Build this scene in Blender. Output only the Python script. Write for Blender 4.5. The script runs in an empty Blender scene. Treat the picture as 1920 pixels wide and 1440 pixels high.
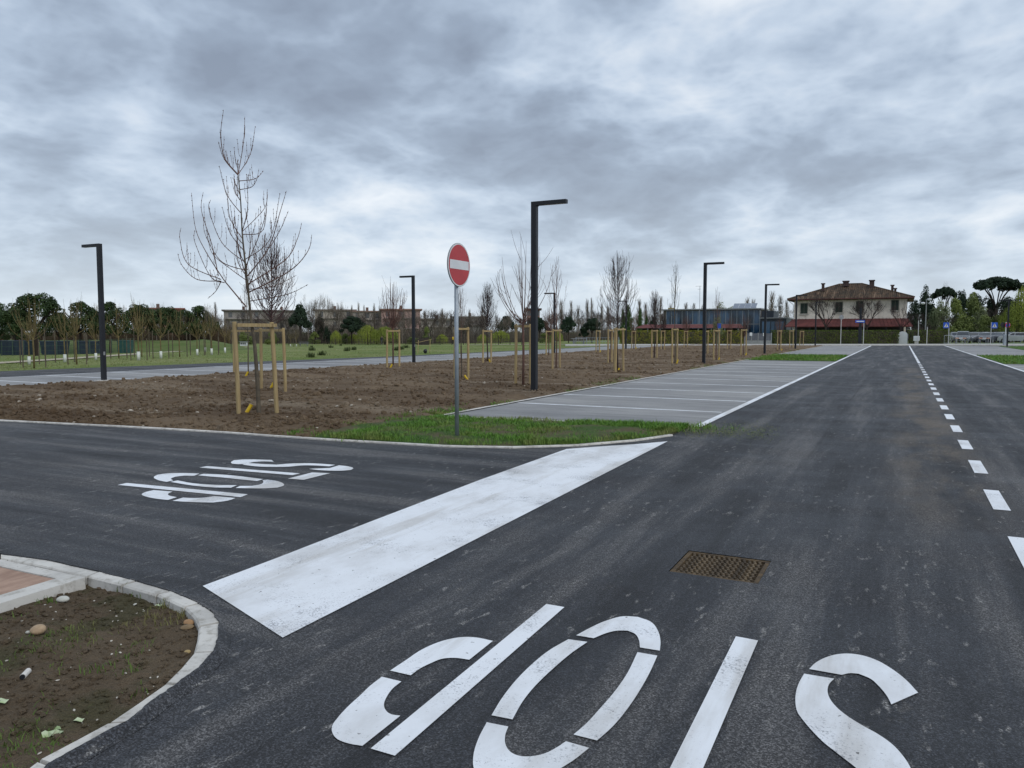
import bpy, bmesh, math, random
from mathutils import Vector, Matrix, noise
from mathutils.geometry import tessellate_polygon
R = math.radians
rnd = random.Random(7)
SC = bpy.context.scene
COL = SC.collection

# ------------------------------------------------------------------ camera
F, CH = 1442.0, 1.55                       # focal length in photo pixels, eye height
TH = math.atan((720 - 622) / F)            # pitch down, from the horizon line
CT, ST = math.cos(TH), math.sin(TH)
PSI = math.atan2((1690 - 960) / F, CT + (720 - 622) / F * ST)   # road (+Y) vanishes at u=1690
CP, SP = math.cos(PSI), math.sin(PSI)
cam = bpy.data.cameras.new('camera'); cam.sensor_width = 36; cam.lens = F / 1920 * 36
cam.clip_start = 0.05; cam.clip_end = 6000
camo = bpy.data.objects.new('camera', cam); COL.objects.link(camo)
camo.location = (0, 0, CH); camo.rotation_euler = (math.pi / 2 - TH, 0, PSI)
SC.camera = camo

# ------------------------------------------------------------------ light
SUN_EL, SUN_AZ = R(42), R(112)              # azimuth clockwise from +Y
SC.view_settings.view_transform = 'Standard'; SC.view_settings.look = 'None'
SC.view_settings.gamma = 1.0; SC.view_settings.exposure = 0.42
SC.view_settings.use_curve_mapping = False
sun = bpy.data.lights.new('sun', 'SUN'); sun.energy = 1.15; sun.angle = R(40); sun.color = (1, .97, .92)
suno = bpy.data.objects.new('sun', sun); COL.objects.link(suno)
sd = Vector((math.sin(SUN_AZ) * math.cos(SUN_EL), math.cos(SUN_AZ) * math.cos(SUN_EL), math.sin(SUN_EL)))
suno.rotation_euler = sd.to_track_quat('Z', 'Y').to_euler()

W = bpy.data.worlds.new('World'); SC.world = W; W.use_nodes = True
SKY_OFF, SKY_C, SKY_REL = (59.2, 1.0), .648, .9
def world():
    nt = W.node_tree; N = nt.nodes; L = nt.links; N.clear()
    def n(t, **k):
        x = N.new(t)
        for a, b in k.items(): setattr(x, a, b)
        return x
    def m(op, a, b=None, c=None, clamp=False):
        x = n('ShaderNodeMath', operation=op, use_clamp=clamp)
        for i, q in enumerate((a, b, c)):
            if q is None: continue
            if isinstance(q, (int, float)): x.inputs[i].default_value = q
            else: L.new(q, x.inputs[i])
        return x.outputs[0]
    def ramp(f, st):
        x = n('ShaderNodeValToRGB'); e = x.color_ramp.elements
        while len(e) < len(st): e.new(.5)
        for q, (p, c) in zip(e, st): q.position = p; q.color = (*c, 1)
        L.new(f, x.inputs[0]); return x.outputs[0]
    def mix(f, a, b):
        x = n('ShaderNodeMix', data_type='RGBA')
        if isinstance(f, (int, float)): x.inputs[0].default_value = f
        else: L.new(f, x.inputs[0])
        L.new(a, x.inputs[6]); L.new(b, x.inputs[7]); return x.outputs[2]
    tc = n('ShaderNodeTexCoord'); sp = n('ShaderNodeSeparateXYZ'); L.new(tc.outputs['Generated'], sp.inputs[0])
    z = m('MAXIMUM', sp.outputs[2], 0.0)
    k = m('DIVIDE', 1.0, m('ADD', z, 0.27))          # cloud deck seen in perspective
    cx = m('MULTIPLY', sp.outputs[0], k); cy = m('MULTIPLY', sp.outputs[1], k)
    cb = n('ShaderNodeCombineXYZ'); L.new(cx, cb.inputs[0]); L.new(cy, cb.inputs[1])
    def noi(sc, det, ro, off, dist=0.0):
        mp = n('ShaderNodeMapping'); mp.inputs['Location'].default_value = off
        L.new(cb.outputs[0], mp.inputs[0])
        x = n('ShaderNodeTexNoise', noise_dimensions='2D'); x.inputs['Scale'].default_value = sc; x.inputs['Detail'].default_value = det
        x.inputs['Roughness'].default_value = ro; x.inputs['Distortion'].default_value = dist
        L.new(mp.outputs[0], x.inputs[0]); return x.outputs[0]
    OX, OY = SKY_OFF
    def vor(sc, off):
        mp = n('ShaderNodeMapping'); mp.inputs['Location'].default_value = off
        L.new(wv, mp.inputs[0])
        x = n('ShaderNodeTexVoronoi', feature='SMOOTH_F1', voronoi_dimensions='2D', normalize=True); x.inputs['Scale'].default_value = sc; x.inputs['Detail'].default_value = 3
        x.inputs['Roughness'].default_value = .52; x.inputs['Lacunarity'].default_value = 2.3; x.inputs['Smoothness'].default_value = .7
        L.new(mp.outputs[0], x.inputs[0]); return x.outputs[0]
    nw = n('ShaderNodeTexNoise', noise_dimensions='2D'); nw.inputs['Scale'].default_value = 2.2; nw.inputs['Detail'].default_value = 4; L.new(cb.outputs[0], nw.inputs[0])
    sv = n('ShaderNodeVectorMath', operation='SUBTRACT'); L.new(nw.outputs[1], sv.inputs[0]); sv.inputs[1].default_value = (.5, .5, .5)
    ss = n('ShaderNodeVectorMath', operation='SCALE'); L.new(sv.outputs[0], ss.inputs[0]); ss.inputs[3].default_value = .22
    av = n('ShaderNodeVectorMath', operation='ADD'); L.new(cb.outputs[0], av.inputs[0]); L.new(ss.outputs[0], av.inputs[1]); wv = av.outputs[0]
    def dens(dx, dy):                                # cloud thickness; billows ride on broad masses
        a = noi(0.85, 3, .45, (3.1 + OX + dx, 7.7 + OY + dy, 0), .1)
        b = noi(5.0, 6, .58, (11.3 + OX + dx, 1.9 + OY + dy, 2), .0)
        v = vor(3.2, (OX + dx, OY + dy, 1))
        return m('ADD', m('ADD', m('MULTIPLY', a, .52), m('MULTIPLY', b, .17)), m('MULTIPLY', m('SUBTRACT', 1.0, v), .46))
    f = dens(0, 0); g = dens(sd.x * .07, sd.y * .07)
    rel = m('MULTIPLY', m('SUBTRACT', g, f), SKY_REL)   # side of a billow turned to the light
    f = m('ADD', f, rel)
    cl = ramp(f, [(SKY_C - .125, (.665, .70, .745)), (SKY_C - .065, (.55, .605, .675)), (SKY_C - .01, (.43, .505, .605)), (SKY_C + .045, (.325, .395, .495)), (SKY_C + .10, (.245, .30, .385)), (SKY_C + .18, (.19, .23, .30))])
    hz = n('ShaderNodeRGB'); hz.outputs[0].default_value = (.58, .645, .70, 1)
    hf = m('MULTIPLY', m('POWER', 2.718, m('MULTIPLY', z, -10.0)), .9)
    cl = mix(hf, cl, hz.outputs[0])
    sky = n('ShaderNodeTexSky', sky_type='NISHITA', sun_disc=False, sun_elevation=SUN_EL, sun_rotation=SUN_AZ)
    sm = n('ShaderNodeVectorMath', operation='SCALE'); sm.inputs[3].default_value = 0.10
    L.new(sky.outputs[0], sm.inputs[0])
    fin = mix(.95, sm.outputs[0], cl)
    bg = n('ShaderNodeBackground'); L.new(fin, bg.inputs[0]); bg.inputs[1].default_value = 1.0
    o = n('ShaderNodeOutputWorld'); L.new(bg.outputs[0], o.inputs[0])
world()
W.cycles.sampling_method = 'MANUAL'; W.cycles.sample_map_resolution = 512

# ------------------------------------------------------------------ pixel -> place
def loc(u, v):
    a = (u - 960) / F; b = (720 - v) / F
    return a, CT + b * ST, -ST + b * CT
def rot(x, y): return x * CP - y * SP, x * SP + y * CP
def G(u, v, z=0.0):                        # where the ray meets the level z
    a, f, up = loc(u, v); t = (z - CH) / up
    return rot(a * t, f * t)
def sstep(a, b, x):
    t = min(1, max(0, (x - a) / (b - a))); return t * t * (3 - 2 * t)
def gh(x, y):                              # the park behind the car park falls away a little
    return -1.05 * sstep(42, 92, -x)
def GH(u, v):
    z = 0.0
    for _ in range(40):
        x, y = G(u, v, z); z = z * .5 + gh(x, y) * .5
    return Vector((x, y, gh(x, y)))
def PF(u, d, z=None):                      # place on ray column u at forward distance d
    a, f, up = loc(u, 622); x, y = rot(a / f * d, d)
    return Vector((x, y, gh(x, y) if z is None else z))
def fwd(p): return -p[0] * SP + p[1] * CP
def ZV(u, v, d):                           # height of pixel row v at forward distance d
    a, f, up = loc(u, v); return CH + up / f * d
def WPX(px, d): return px / F * d          # width of px at forward distance d

# ------------------------------------------------------------------ mesh helpers
class MB:
    def __init__(s): s.v = []; s.f = []; s.mi = []; s.cm = 0
    def add(s, vs, fs):
        o = len(s.v); s.v += [tuple(q) for q in vs]; s.f += [tuple(i + o for i in q) for q in fs]; s.mi += [s.cm] * len(fs)
    def box(s, x0, x1, y0, y1, z0, z1):
        s.add([(x0, y0, z0), (x1, y0, z0), (x1, y1, z0), (x0, y1, z0), (x0, y0, z1), (x1, y0, z1), (x1, y1, z1), (x0, y1, z1)],
              [(3, 2, 1, 0), (4, 5, 6, 7), (0, 1, 5, 4), (1, 2, 6, 5), (2, 3, 7, 6), (3, 0, 4, 7)])
    def bbox(s, x0, x1, y0, y1, z0, z1, b):  # box with bevelled upright and top edges
        P = []
        for (i, z, ) in ((0, z0), (0, z1 - b), (b, z1)):
            for (px, py) in ((x0 + b + i, y0 + i), (x1 - b - i, y0 + i), (x1 - i, y0 + b + i), (x1 - i, y1 - b - i), (x1 - b - i, y1 - i), (x0 + b + i, y1 - i), (x0 + i, y1 - b - i), (x0 + i, y0 + b + i)):
                P.append((px, py, z))
        fs = []
        for k in range(2):
            for j in range(8):
                a = k * 8 + j; c = k * 8 + (j + 1) % 8; fs.append((a, c, c + 8, a + 8))
        fs.append(tuple(range(16, 24))); fs.append(tuple(range(7, -1, -1)))
        s.add(P, fs)
    def tube(s, pts, rad, n=5, cap=True):
        pts = [Vector(p) for p in pts]; k = len(pts)
        if not isinstance(rad, (list, tuple)): rad = [rad] * k
        o = len(s.v); up = None
        for i, p in enumerate(pts):
            d = (pts[min(i + 1, k - 1)] - pts[max(i - 1, 0)])
            d = d.normalized() if d.length > 1e-9 else Vector((0, 0, 1))
            if up is None:
                up = Vector((1, 0, 0)) if abs(d.x) < .8 else Vector((0, 1, 0))
            a = (up - d * up.dot(d)).normalized(); b = d.cross(a); up = a
            for j in range(n):
                t = 2 * math.pi * j / n
                s.v.append(tuple(p + (a * math.cos(t) + b * math.sin(t)) * rad[i]))
        for i in range(k - 1):
            for j in range(n):
                c = (j + 1) % n
                s.f.append((o + i * n + j, o + i * n + c, o + i * n + n + c, o + i * n + n + j)); s.mi.append(s.cm)
        if cap and n > 3:
            s.f.append(tuple(o + (k - 1) * n + j for j in range(n))); s.f.append(tuple(o + n - 1 - j for j in range(n))); s.mi += [s.cm] * 2
    def beam(s, a, b, w, h):                # square bar between two points
        s.tube([a, b], [w * .7071, w * .7071], 4)
    def poly(s, pts, z0, z1=None):          # flat or extruded polygon in plan
        P = [Vector((p[0], p[1], 0)) for p in pts]
        if sum(P[i].x * P[(i + 1) % len(P)].y - P[(i + 1) % len(P)].x * P[i].y for i in range(len(P))) < 0: P.reverse()
        n = len(P)
        tr = tessellate_polygon([P])
        def up(t):
            a, b, c = (P[i] for i in t)
            return t if (b - a).cross(c - a).z > 0 else (t[0], t[2], t[1])
        tr = [up(t) for t in tr]
        if z1 is None: s.add([(p.x, p.y, z0) for p in P], tr)
        else:
            s.add([(p.x, p.y, z1) for p in P], tr)
            s.add([(p.x, p.y, z0) for p in P] + [(p.x, p.y, z1) for p in P], [(i, (i + 1) % n, n + (i + 1) % n, n + i) for i in range(n)])
    def ico(s, c, r, sq=(1, 1, 1), jit=.25, rg=rnd):
        t = 1.618; V = [(-1, t, 0), (1, t, 0), (-1, -t, 0), (1, -t, 0), (0, -1, t), (0, 1, t), (0, -1, -t), (0, 1, -t), (t, 0, -1), (t, 0, 1), (-t, 0, -1), (-t, 0, 1)]
        Fc = [(0, 11, 5), (0, 5, 1), (0, 1, 7), (0, 7, 10), (0, 10, 11), (1, 5, 9), (5, 11, 4), (11, 10, 2), (10, 7, 6), (7, 1, 8), (3, 9, 4), (3, 4, 2), (3, 2, 6), (3, 6, 8), (3, 8, 9), (4, 9, 5), (2, 4, 11), (6, 2, 10), (8, 6, 7), (9, 8, 1)]
        a = rg.uniform(0, 6.28); ca, sa = math.cos(a), math.sin(a); vs = []
        for (x, y, z) in V:
            k = r / 1.9 * (1 + rg.uniform(-jit, jit)); x, y, z = x * k * sq[0], y * k * sq[1], z * k * sq[2]
            vs.append((c[0] + x * ca - y * sa, c[1] + x * sa + y * ca, c[2] + z))
        s.add(vs, Fc)
    def mesh(s, name, mats, smooth=False):
        me = bpy.data.meshes.new(name); me.from_pydata(s.v, [], s.f)
        for m in (mats if isinstance(mats, (list, tuple)) else [mats]): me.materials.append(m)
        if any(s.mi): me.polygons.foreach_set('material_index', s.mi)
        if smooth: me.polygons.foreach_set('use_smooth', [True] * len(s.f))
        me.update(); return me
    def obj(s, name, mats, parent=None, smooth=False):
        return link(name, s.mesh(name, mats, smooth), parent)
def link(name, me, parent=None, at=None, rz=0, sc=None):
    o = bpy.data.objects.new(name, me); COL.objects.link(o)
    if parent: o.parent = parent
    if at is not None: o.location = at
    if rz: o.rotation_euler = (0, 0, rz)
    if sc is not None: o.scale = sc if isinstance(sc, (tuple, list)) else (sc,) * 3
    return o
def tag(o, label, cat=None, group=None, kind=None):
    o['label'] = label
    if cat: o['category'] = cat
    if group: o['group'] = group
    if kind: o['kind'] = kind
    return o
def thing(name, label, cat, at=(0, 0, 0), rz=0, group=None, kind=None):
    return tag(link(name, None, None, at, rz), label, cat, group, kind)

# ------------------------------------------------------------------ materials
def nodes(name):
    m = bpy.data.materials.new(name); m.use_nodes = True; nt = m.node_tree
    return m, nt, nt.nodes, nt.links, nt.nodes['Principled BSDF']
class NB:
    def __init__(s, name): s.m, s.nt, s.N, s.L, s.p = nodes(name); s.tc = s.N.new('ShaderNodeTexCoord')
    def put(s, sock, v):
        if isinstance(v, (int, float)): sock.default_value = v
        elif isinstance(v, tuple): sock.default_value = (*v, 1) if len(v) == 3 and sock.type == 'RGBA' else v
        else: s.L.new(v, sock)
    def co(s, scale=(1, 1, 1), rotz=0, off=(0, 0, 0)):
        mp = s.N.new('ShaderNodeMapping'); mp.inputs['Scale'].default_value = scale; mp.inputs['Rotation'].default_value = (0, 0, rotz)
        mp.inputs['Location'].default_value = off
        s.L.new(s.tc.outputs['Object'], mp.inputs[0]); return mp.outputs[0]
    def noise(s, scale, det=5, ro=.55, vec=None, dist=0):
        x = s.N.new('ShaderNodeTexNoise'); x.inputs['Scale'].default_value = scale; x.inputs['Detail'].default_value = det
        x.inputs['Roughness'].default_value = ro; x.inputs['Distortion'].default_value = dist
        s.L.new(vec if vec is not None else s.tc.outputs['Object'], x.inputs[0]); return x.outputs[0]
    def voro(s, scale, vec=None, feat='F1', out=0):
        x = s.N.new('ShaderNodeTexVoronoi'); x.feature = feat; x.inputs['Scale'].default_value = scale
        s.L.new(vec if vec is not None else s.tc.outputs['Object'], x.inputs[0]); return x.outputs[out]
    def math(s, op, a, b=0.0, c=0.0, clamp=False):
        x = s.N.new('ShaderNodeMath'); x.operation = op; x.use_clamp = clamp
        s.put(x.inputs[0], a); s.put(x.inputs[1], b); s.put(x.inputs[2], c); return x.outputs[0]
    def rng(s, v, a, b, c=0.0, d=1.0):
        x = s.N.new('ShaderNodeMapRange'); x.interpolation_type = 'SMOOTHSTEP'
        s.put(x.inputs[0], v); s.put(x.inputs[1], a); s.put(x.inputs[2], b); s.put(x.inputs[3], c); s.put(x.inputs[4], d); return x.outputs[0]
    def mix(s, f, a, b, bt='MIX'):
        x = s.N.new('ShaderNodeMix'); x.data_type = 'RGBA'; x.blend_type = bt
        s.put(x.inputs[0], f); s.put(x.inputs[6], a); s.put(x.inputs[7], b); return x.outputs[2]
    def xyz(s):
        x = s.N.new('ShaderNodeSeparateXYZ'); s.L.new(s.tc.outputs['Object'], x.inputs[0]); return x.outputs
    def rand(s):
        x = s.N.new('ShaderNodeObjectInfo'); return x.outputs['Random']
    def bump(s, h, st=.3, dist=.01):
        x = s.N.new('ShaderNodeBump'); x.inputs['Strength'].default_value = st; x.inputs['Distance'].default_value = dist
        s.L.new(h, x.inputs['Height']); s.L.new(x.outputs[0], s.p.inputs['Normal'])
    def done(s, col, rough=.85, spec=.4, metal=0.0):
        s.put(s.p.inputs['Base Color'], col); s.put(s.p.inputs['Roughness'], rough)
        s.p.inputs['Specular IOR Level'].default_value = spec; s.p.inputs['Metallic'].default_value = metal
        return s.m
def simple(name, c1, c2=None, scale=4, rough=.8, spec=.4, metal=0.0, bump=0, bscale=60, lo=.35, hi=.65, vec=None, vary=0.0):
    b = NB(name)
    if c2 is None: c2 = tuple(x * .75 for x in c1)
    f = b.rng(b.noise(scale, 6, .6, b.co(vec) if vec else None), lo, hi)
    c = b.mix(f, c1, c2)
    if vary: c = b.mix(b.math('MULTIPLY', b.rand(), vary), c, tuple(x * .5 for x in c1))
    if bump: b.bump(b.noise(bscale, 4), bump)
    return b.done(c, rough, spec, metal)

def m_asphalt():
    b = NB('asphalt'); X = b.xyz()
    big = b.noise(.22, 4, .6); mid = b.noise(1.3, 6, .62, b.co((.55, 1, 1)))
    c = b.mix(b.rng(big, .35, .65), (.022, .0245, .0305), (.035, .0378, .0440))
    c = b.mix(b.math('MULTIPLY', b.rng(mid, .46, .72), .55), c, (.064, .064, .066))
    # roller and traffic streaks across the side road, along the main road
    side = b.noise(.9, 7, .65, b.co((.22, 2.6, 1))); main = b.noise(.9, 7, .65, b.co((2.2, .18, 1)))
    inside = b.rng(X[0], -3.6, -2.2)
    st = b.math('ADD', b.math('MULTIPLY', side, b.math('SUBTRACT', 1.0, inside)), b.math('MULTIPLY', main, inside))
    c = b.mix(b.math('MULTIPLY', b.rng(st, .48, .64), .80), c, (.105, .102, .100))
    c = b.mix(b.math('MULTIPLY', b.rng(st, .50, .38), .8), c, (.008, .009, .012))
    # dried mud scuffs
    fl = b.noise(5.5, 5, .6, b.co((1, .5, 1), .5)); fl2 = b.noise(.8, 3, .5, b.co((1, 1, 1), 0, (7, 3, 0)))
    c = b.mix(b.math('MULTIPLY', b.rng(fl, .63, .74), b.rng(fl2, .42, .62, .05, .45)), c, (.13, .122, .108))
    fl3 = b.noise(16, 4, .6, b.co((1, .35, 1), -.3))
    c = b.mix(b.math('MULTIPLY', b.math('MULTIPLY', b.rng(fl3, .585, .68), b.rng(fl2, .40, .60, .15, 1)), .8), c, (.20, .195, .185))
    # clay tracked along the centre line
    d = b.math('ABSOLUTE', b.math('SUBTRACT', b.math('ADD', X[0], b.math('MULTIPLY', b.math('SUBTRACT', b.noise(.3, 3), .5), 1.0)), .42))
    band = b.math('MULTIPLY', b.rng(d, .75, .1), b.math('MULTIPLY', b.rng(X[1], 5.5, 9.5), b.rng(X[1], 46, 28)))
    band = b.math('MULTIPLY', band, b.rng(b.noise(1.1, 6, .65, b.co((1.2, .35, 1))), .38, .64))
    c = b.mix(b.math('MULTIPLY', band, .85), c, (.125, .100, .072))
    # paving seam across the lanes and along one lane
    s1 = b.rng(b.math('ABSOLUTE', b.math('SUBTRACT', b.math('ADD', X[0], b.math('MULTIPLY', b.noise(.7, 2), .06)), -.95)), .035, .008)
    s1 = b.math('MULTIPLY', s1, b.rng(X[1], 9, 12))
    s2 = b.rng(b.math('ABSOLUTE', b.math('SUBTRACT', X[1], 27.2)), .09, .02)
    s2 = b.math('MULTIPLY', s2, b.rng(X[0], -3.0, -2.9))
    c = b.mix(b.math('MULTIPLY', b.math('MAXIMUM', s1, s2), .7), c, (.014, .014, .017))
    # aggregate grain
    gr = b.noise(120, 4, .75); vo = b.voro(190)
    c = b.mix(.95, c, b.mix(b.rng(gr, .36, .66), (.10, .10, .105), (1.30, 1.30, 1.30)), 'MULTIPLY')
    c = b.mix(1.0, c, (1.38, 1.38, 1.40), 'MULTIPLY')
    vc = b.voro(125, None, 'F1', 1); sx = b.N.new('ShaderNodeSeparateColor'); b.L.new(vc, sx.inputs[0])
    c = b.mix(.85, c, b.mix(b.rng(sx.outputs[0], .25, .95), (.42, .42, .43), (1.75, 1.75, 1.75)), 'MULTIPLY')
    c = b.mix(b.math('MULTIPLY', b.rng(b.noise(48, 4, .6), .655, .72), .6), c, (.22, .21, .20))
    h = b.math('ADD', b.math('MULTIPLY', vo, .6), b.math('MULTIPLY', gr, .8))
    b.bump(h, .8, .008)
    return b.done(c, b.rng(mid, .3, .7, .60, .80), .5)
def m_paint():
    b = NB('road_paint')
    g = b.noise(1.6, 7, .65, b.co((1, .6, 1), .4))
    c = b.mix(b.math('MULTIPLY', b.rng(g, .42, .70), .75), (.74, .77, .81), (.52, .525, .53))
    st = b.noise(1.1, 6, .6, b.co((3.0, .35, 1), .6))
    c = b.mix(b.math('MULTIPLY', b.rng(st, .50, .66), .55), c, (.44, .425, .40))
    gr = b.noise(95, 4, .75)
    wear = b.math('ADD', gr, b.math('MULTIPLY', b.math('SUBTRACT', b.noise(2.3, 5, .6), .5), .7))
    c = b.mix(b.rng(wear, .56, .76, 0, .85), c, (.16, .168, .19))
    c = b.mix(b.math('MULTIPLY', b.rng(b.noise(26, 3), .69, .73), .8), c, (.06, .06, .06))
    b.bump(gr, .3, .004)
    return b.done(c, .75, .35)
def m_soil(name, dry=.5, green=0.0):
    b = NB(name)
    c = b.mix(b.rng(b.noise(.75, 5, .6, b.co((.30, 1, 1), -.25)), .38, .64), (.100, .066, .039), (.175, .127, .082))
    c = b.mix(b.math('MULTIPLY', b.rng(b.noise(.45, 5, .62, b.co((.30, 1.6, 1), -.3, (4, 9, 0))), .52, .68), dry), c, (.255, .205, .148))
    c = b.mix(b.math('MULTIPLY', b.rng(b.noise(7, 6, .7), .48, .68), .5), c, (.058, .039, .025))
    c = b.mix(b.math('MULTIPLY', b.rng(b.noise(40, 4, .7), .55, .7), .5), c, (.19, .158, .12))
    c = b.mix(1.0, c, (1.22, 1.22, 1.22), 'MULTIPLY')
    if green:
        c = b.mix(.35, c, (.150, .128, .092))
        gm = b.rng(b.noise(2.2, 5, .6), .50, .64)
        c = b.mix(b.math('MULTIPLY', gm, green), c, (.035, .060, .015))
    c = b.mix(b.math('MULTIPLY', b.rng(b.voro(60), .10, .05), .8), c, (.35, .32, .28)) if green else c
    b.bump(b.math('ADD', b.noise(14, 5, .65), b.math('MULTIPLY', b.noise(70, 4, .7), .5)), 1.0, .07)
    return b.done(c, .95, .2)
def m_field():
    b = NB('meadow')
    c = b.mix(b.rng(b.noise(.12, 5, .6), .38, .64), (.135, .185, .045), (.215, .235, .09))
    c = b.mix(b.math('MULTIPLY', b.rng(b.noise(.8, 6, .65, b.co((1, .4, 1), .6)), .48, .7), .6), c, (.065, .105, .022))
    c = b.mix(b.math('MULTIPLY', b.rng(b.noise(.35, 4, .6, b.co((1, 1, 1), 0, (9, 2, 0))), .58, .7), .5), c, (.22, .19, .10))
    c = b.mix(b.math('MULTIPLY', b.rng(b.noise(8, 5, .7), .45, .65), .5), c, (.060, .085, .022))
    b.bump(b.noise(6, 6, .7), .6, .15)
    return b.done(c, .95, .2)
def m_lawn():
    b = NB('lawn_soil')
    c = b.mix(b.rng(b.noise(1.4, 5, .6), .42, .62), (.042, .085, .016), (.095, .080, .045))
    b.bump(b.noise(25, 5, .7), .7, .03)
    return b.done(c, .95, .2)
def m_leaf(name, c1, c2, scale=1.3, vary=.25, hue=None):
    b = NB(name)
    c = b.mix(b.rng(b.noise(scale, 4, .6), .36, .64), c1, c2)
    c = b.mix(b.math('MULTIPLY', b.rng(b.noise(scale * 7, 3, .6), .5, .7), .4), c, tuple(x * 1.5 for x in c1))
    if vary: c = b.mix(b.math('MULTIPLY', b.rand(), vary), c, hue or tuple(x * .55 for x in c1))
    return b.done(c, .75, .25)
def m_blade(name, c1, c2, c3):
    b = NB(name)
    g = b.N.new('ShaderNodeNewGeometry')
    c = b.mix(g.outputs['Random Per Island'], c1, c2)
    c = b.mix(b.rng(b.noise(1.2, 4), .45, .68), c, c3)
    return b.done(c, .7, .25)
def m_paver():
    b = NB('bay_pavers')
    c = b.mix(b.rng(b.noise(.35, 5, .6, b.co((.5, 1, 1))), .36, .66), (.22, .223, .228), (.315, .315, .312))
    c = b.mix(b.math('MULTIPLY', b.rng(b.noise(2.5, 6, .65, b.co((.3, 1.5, 1))), .45, .7), .5), c, (.14, .14, .145))
    gr = b.noise(45, 3, .7); c = b.mix(b.rng(gr, .55, .72, 0, .55), c, (.07, .07, .075))
    c = b.mix(b.rng(b.noise(30, 3, .7, b.co((1, 1, 1), 0, (3, 3, 3))), .62, .72, 0, .5), c, (.36, .36, .35))
    b.bump(gr, .5, .01)
    return b.done(c, .9, .25)
def m_concrete(name, base=(.42, .41, .385)):
    b = NB(name)
    d = tuple(x * .68 for x in base)
    c = b.mix(b.rng(b.noise(3.5, 6, .65), .38, .68), base, d)
    c = b.mix(b.math('MULTIPLY', b.rng(b.noise(14, 5, .65), .52, .68), .5), c, (.25, .225, .18))
    c = b.mix(b.math('MULTIPLY', b.rng(b.noise(38, 3), .69, .73), .8), c, (.10, .095, .085))
    c = b.mix(b.math('MULTIPLY', b.rand(), .22), c, tuple(x * .55 for x in base))
    b.bump(b.math('ADD', b.noise(90, 4, .7), b.noise(9, 4)), .35, .008)
    return b.done(c, .9, .3)
def m_wood():
    b = NB('stake_wood')
    c = b.mix(b.rng(b.noise(2.0, 5, .6, b.co((14, 14, 1.2))), .35, .65), (.42, .325, .165), (.30, .215, .105))
    kn = b.rng(b.noise(3.2, 2, .5, b.co((1.2, 1.2, 1))), .63, .70)
    c = b.mix(b.math('MULTIPLY', kn, .6), c, (.12, .068, .028))
    c = b.mix(b.math('MULTIPLY', b.rand(), .4), c, (.24, .19, .11))
    b.bump(b.noise(3, 4, .6, b.co((30, 30, 2))), .3, .004)
    return b.done(c, .8, .25)
def m_plaster():
    b = NB('stained_plaster')
    c = b.mix(b.rng(b.noise(.55, 7, .65), .36, .62), (.84, .77, .68), (.64, .58, .50))
    c = b.mix(b.math('MULTIPLY', b.rng(b.noise(1.7, 7, .7), .50, .68), .6), c, (.34, .31, .26))
    c = b.mix(b.math('MULTIPLY', b.rng(b.noise(.9, 5, .6, b.co((2.5, 1, .35))), .55, .72), .5), c, (.20, .18, .15))
    return b.done(c, .9, .2)
def m_tile():
    b = NB('roof_tile')
    c = b.mix(b.rng(b.noise(1.2, 6, .65), .36, .62), (.120, .076, .050), (.065, .052, .038))
    c = b.mix(b.math('MULTIPLY', b.rng(b.noise(1.0, 3, .7, b.co((2.6, .25, .25))), .53, .66), .6), c, (.30, .21, .145))
    c = b.mix(b.math('MULTIPLY', b.rng(b.noise(1.0, 3, .7, b.co((2.6, .25, .25), 0, (5, 2, 1))), .52, .62), .8), c, (.030, .024, .020))
    c = b.mix(b.math('MULTIPLY', b.rng(b.noise(7, 4, .65), .55, .68), .4), c, (.30, .21, .14))
    c = b.mix(b.math('MULTIPLY', b.rng(b.noise(.5, 4, .6), .5, .68), .5), c, (.065, .055, .040))
    return b.done(c, .9, .2)

ASPH, PAINT, PAVER, FIELD, LAWN, WOOD = m_asphalt(), m_paint(), m_paver(), m_field(), m_lawn(), m_wood()
SOIL = m_soil('ploughed_soil', .75); ISOIL = m_soil('island_soil', .9, .38)
CONC = m_concrete('kerb_concrete', (.60, .585, .55)); CONC2 = m_concrete('edging_concrete', (.64, .62, .58))
BLACK = simple('anthracite_paint', (.0115, .0130, .0175), (.014, .016, .021), 3, .5, .35)
GALV = simple('galvanised_steel', (.30, .34, .38), (.24, .275, .31), 6, .45, .5, .35)
WHITE = simple('white_enamel', (.62, .64, .66), (.56, .58, .60), 3, .35, .5)
RED = simple('red_enamel', (.42, .022, .028), (.37, .018, .024), 3, .35, .5)
GREYM = simple('grey_metal', (.25, .26, .27), (.20, .21, .22), 5, .5, .5)
YELLOW = simple('yellow_pipe', (.62, .43, .02), (.52, .34, .02), 6, .5, .4)
BARK = simple('bark_brown', (.150, .085, .066), (.095, .055, .048), 9, .85, .2)
BARKG = simple('bark_grey', (.120, .100, .072), (.075, .064, .05), 8, .85, .2, bump=.3, bscale=40)
BARKD = simple('bark_dark', (.050, .036, .033), (.036, .026, .026), 9, .85, .2)
BARKR = simple('bark_red_dark', (.085, .048, .046), (.055, .034, .034), 9, .85, .2)
BARKY = simple('bark_olive', (.185, .145, .062), (.105, .085, .045), 5, .85, .2)
BARKP = simple('bark_pine', (.055, .042, .034), (.032, .026, .022), 6, .9, .2)
BARKFAR = simple('bark_far', (.20, .17, .14), (.15, .125, .105), 2, .9, .1, vary=.35)
GREEN_TIE = simple('green_tie', (.012, .05, .03), None, 5, .6)

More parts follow.
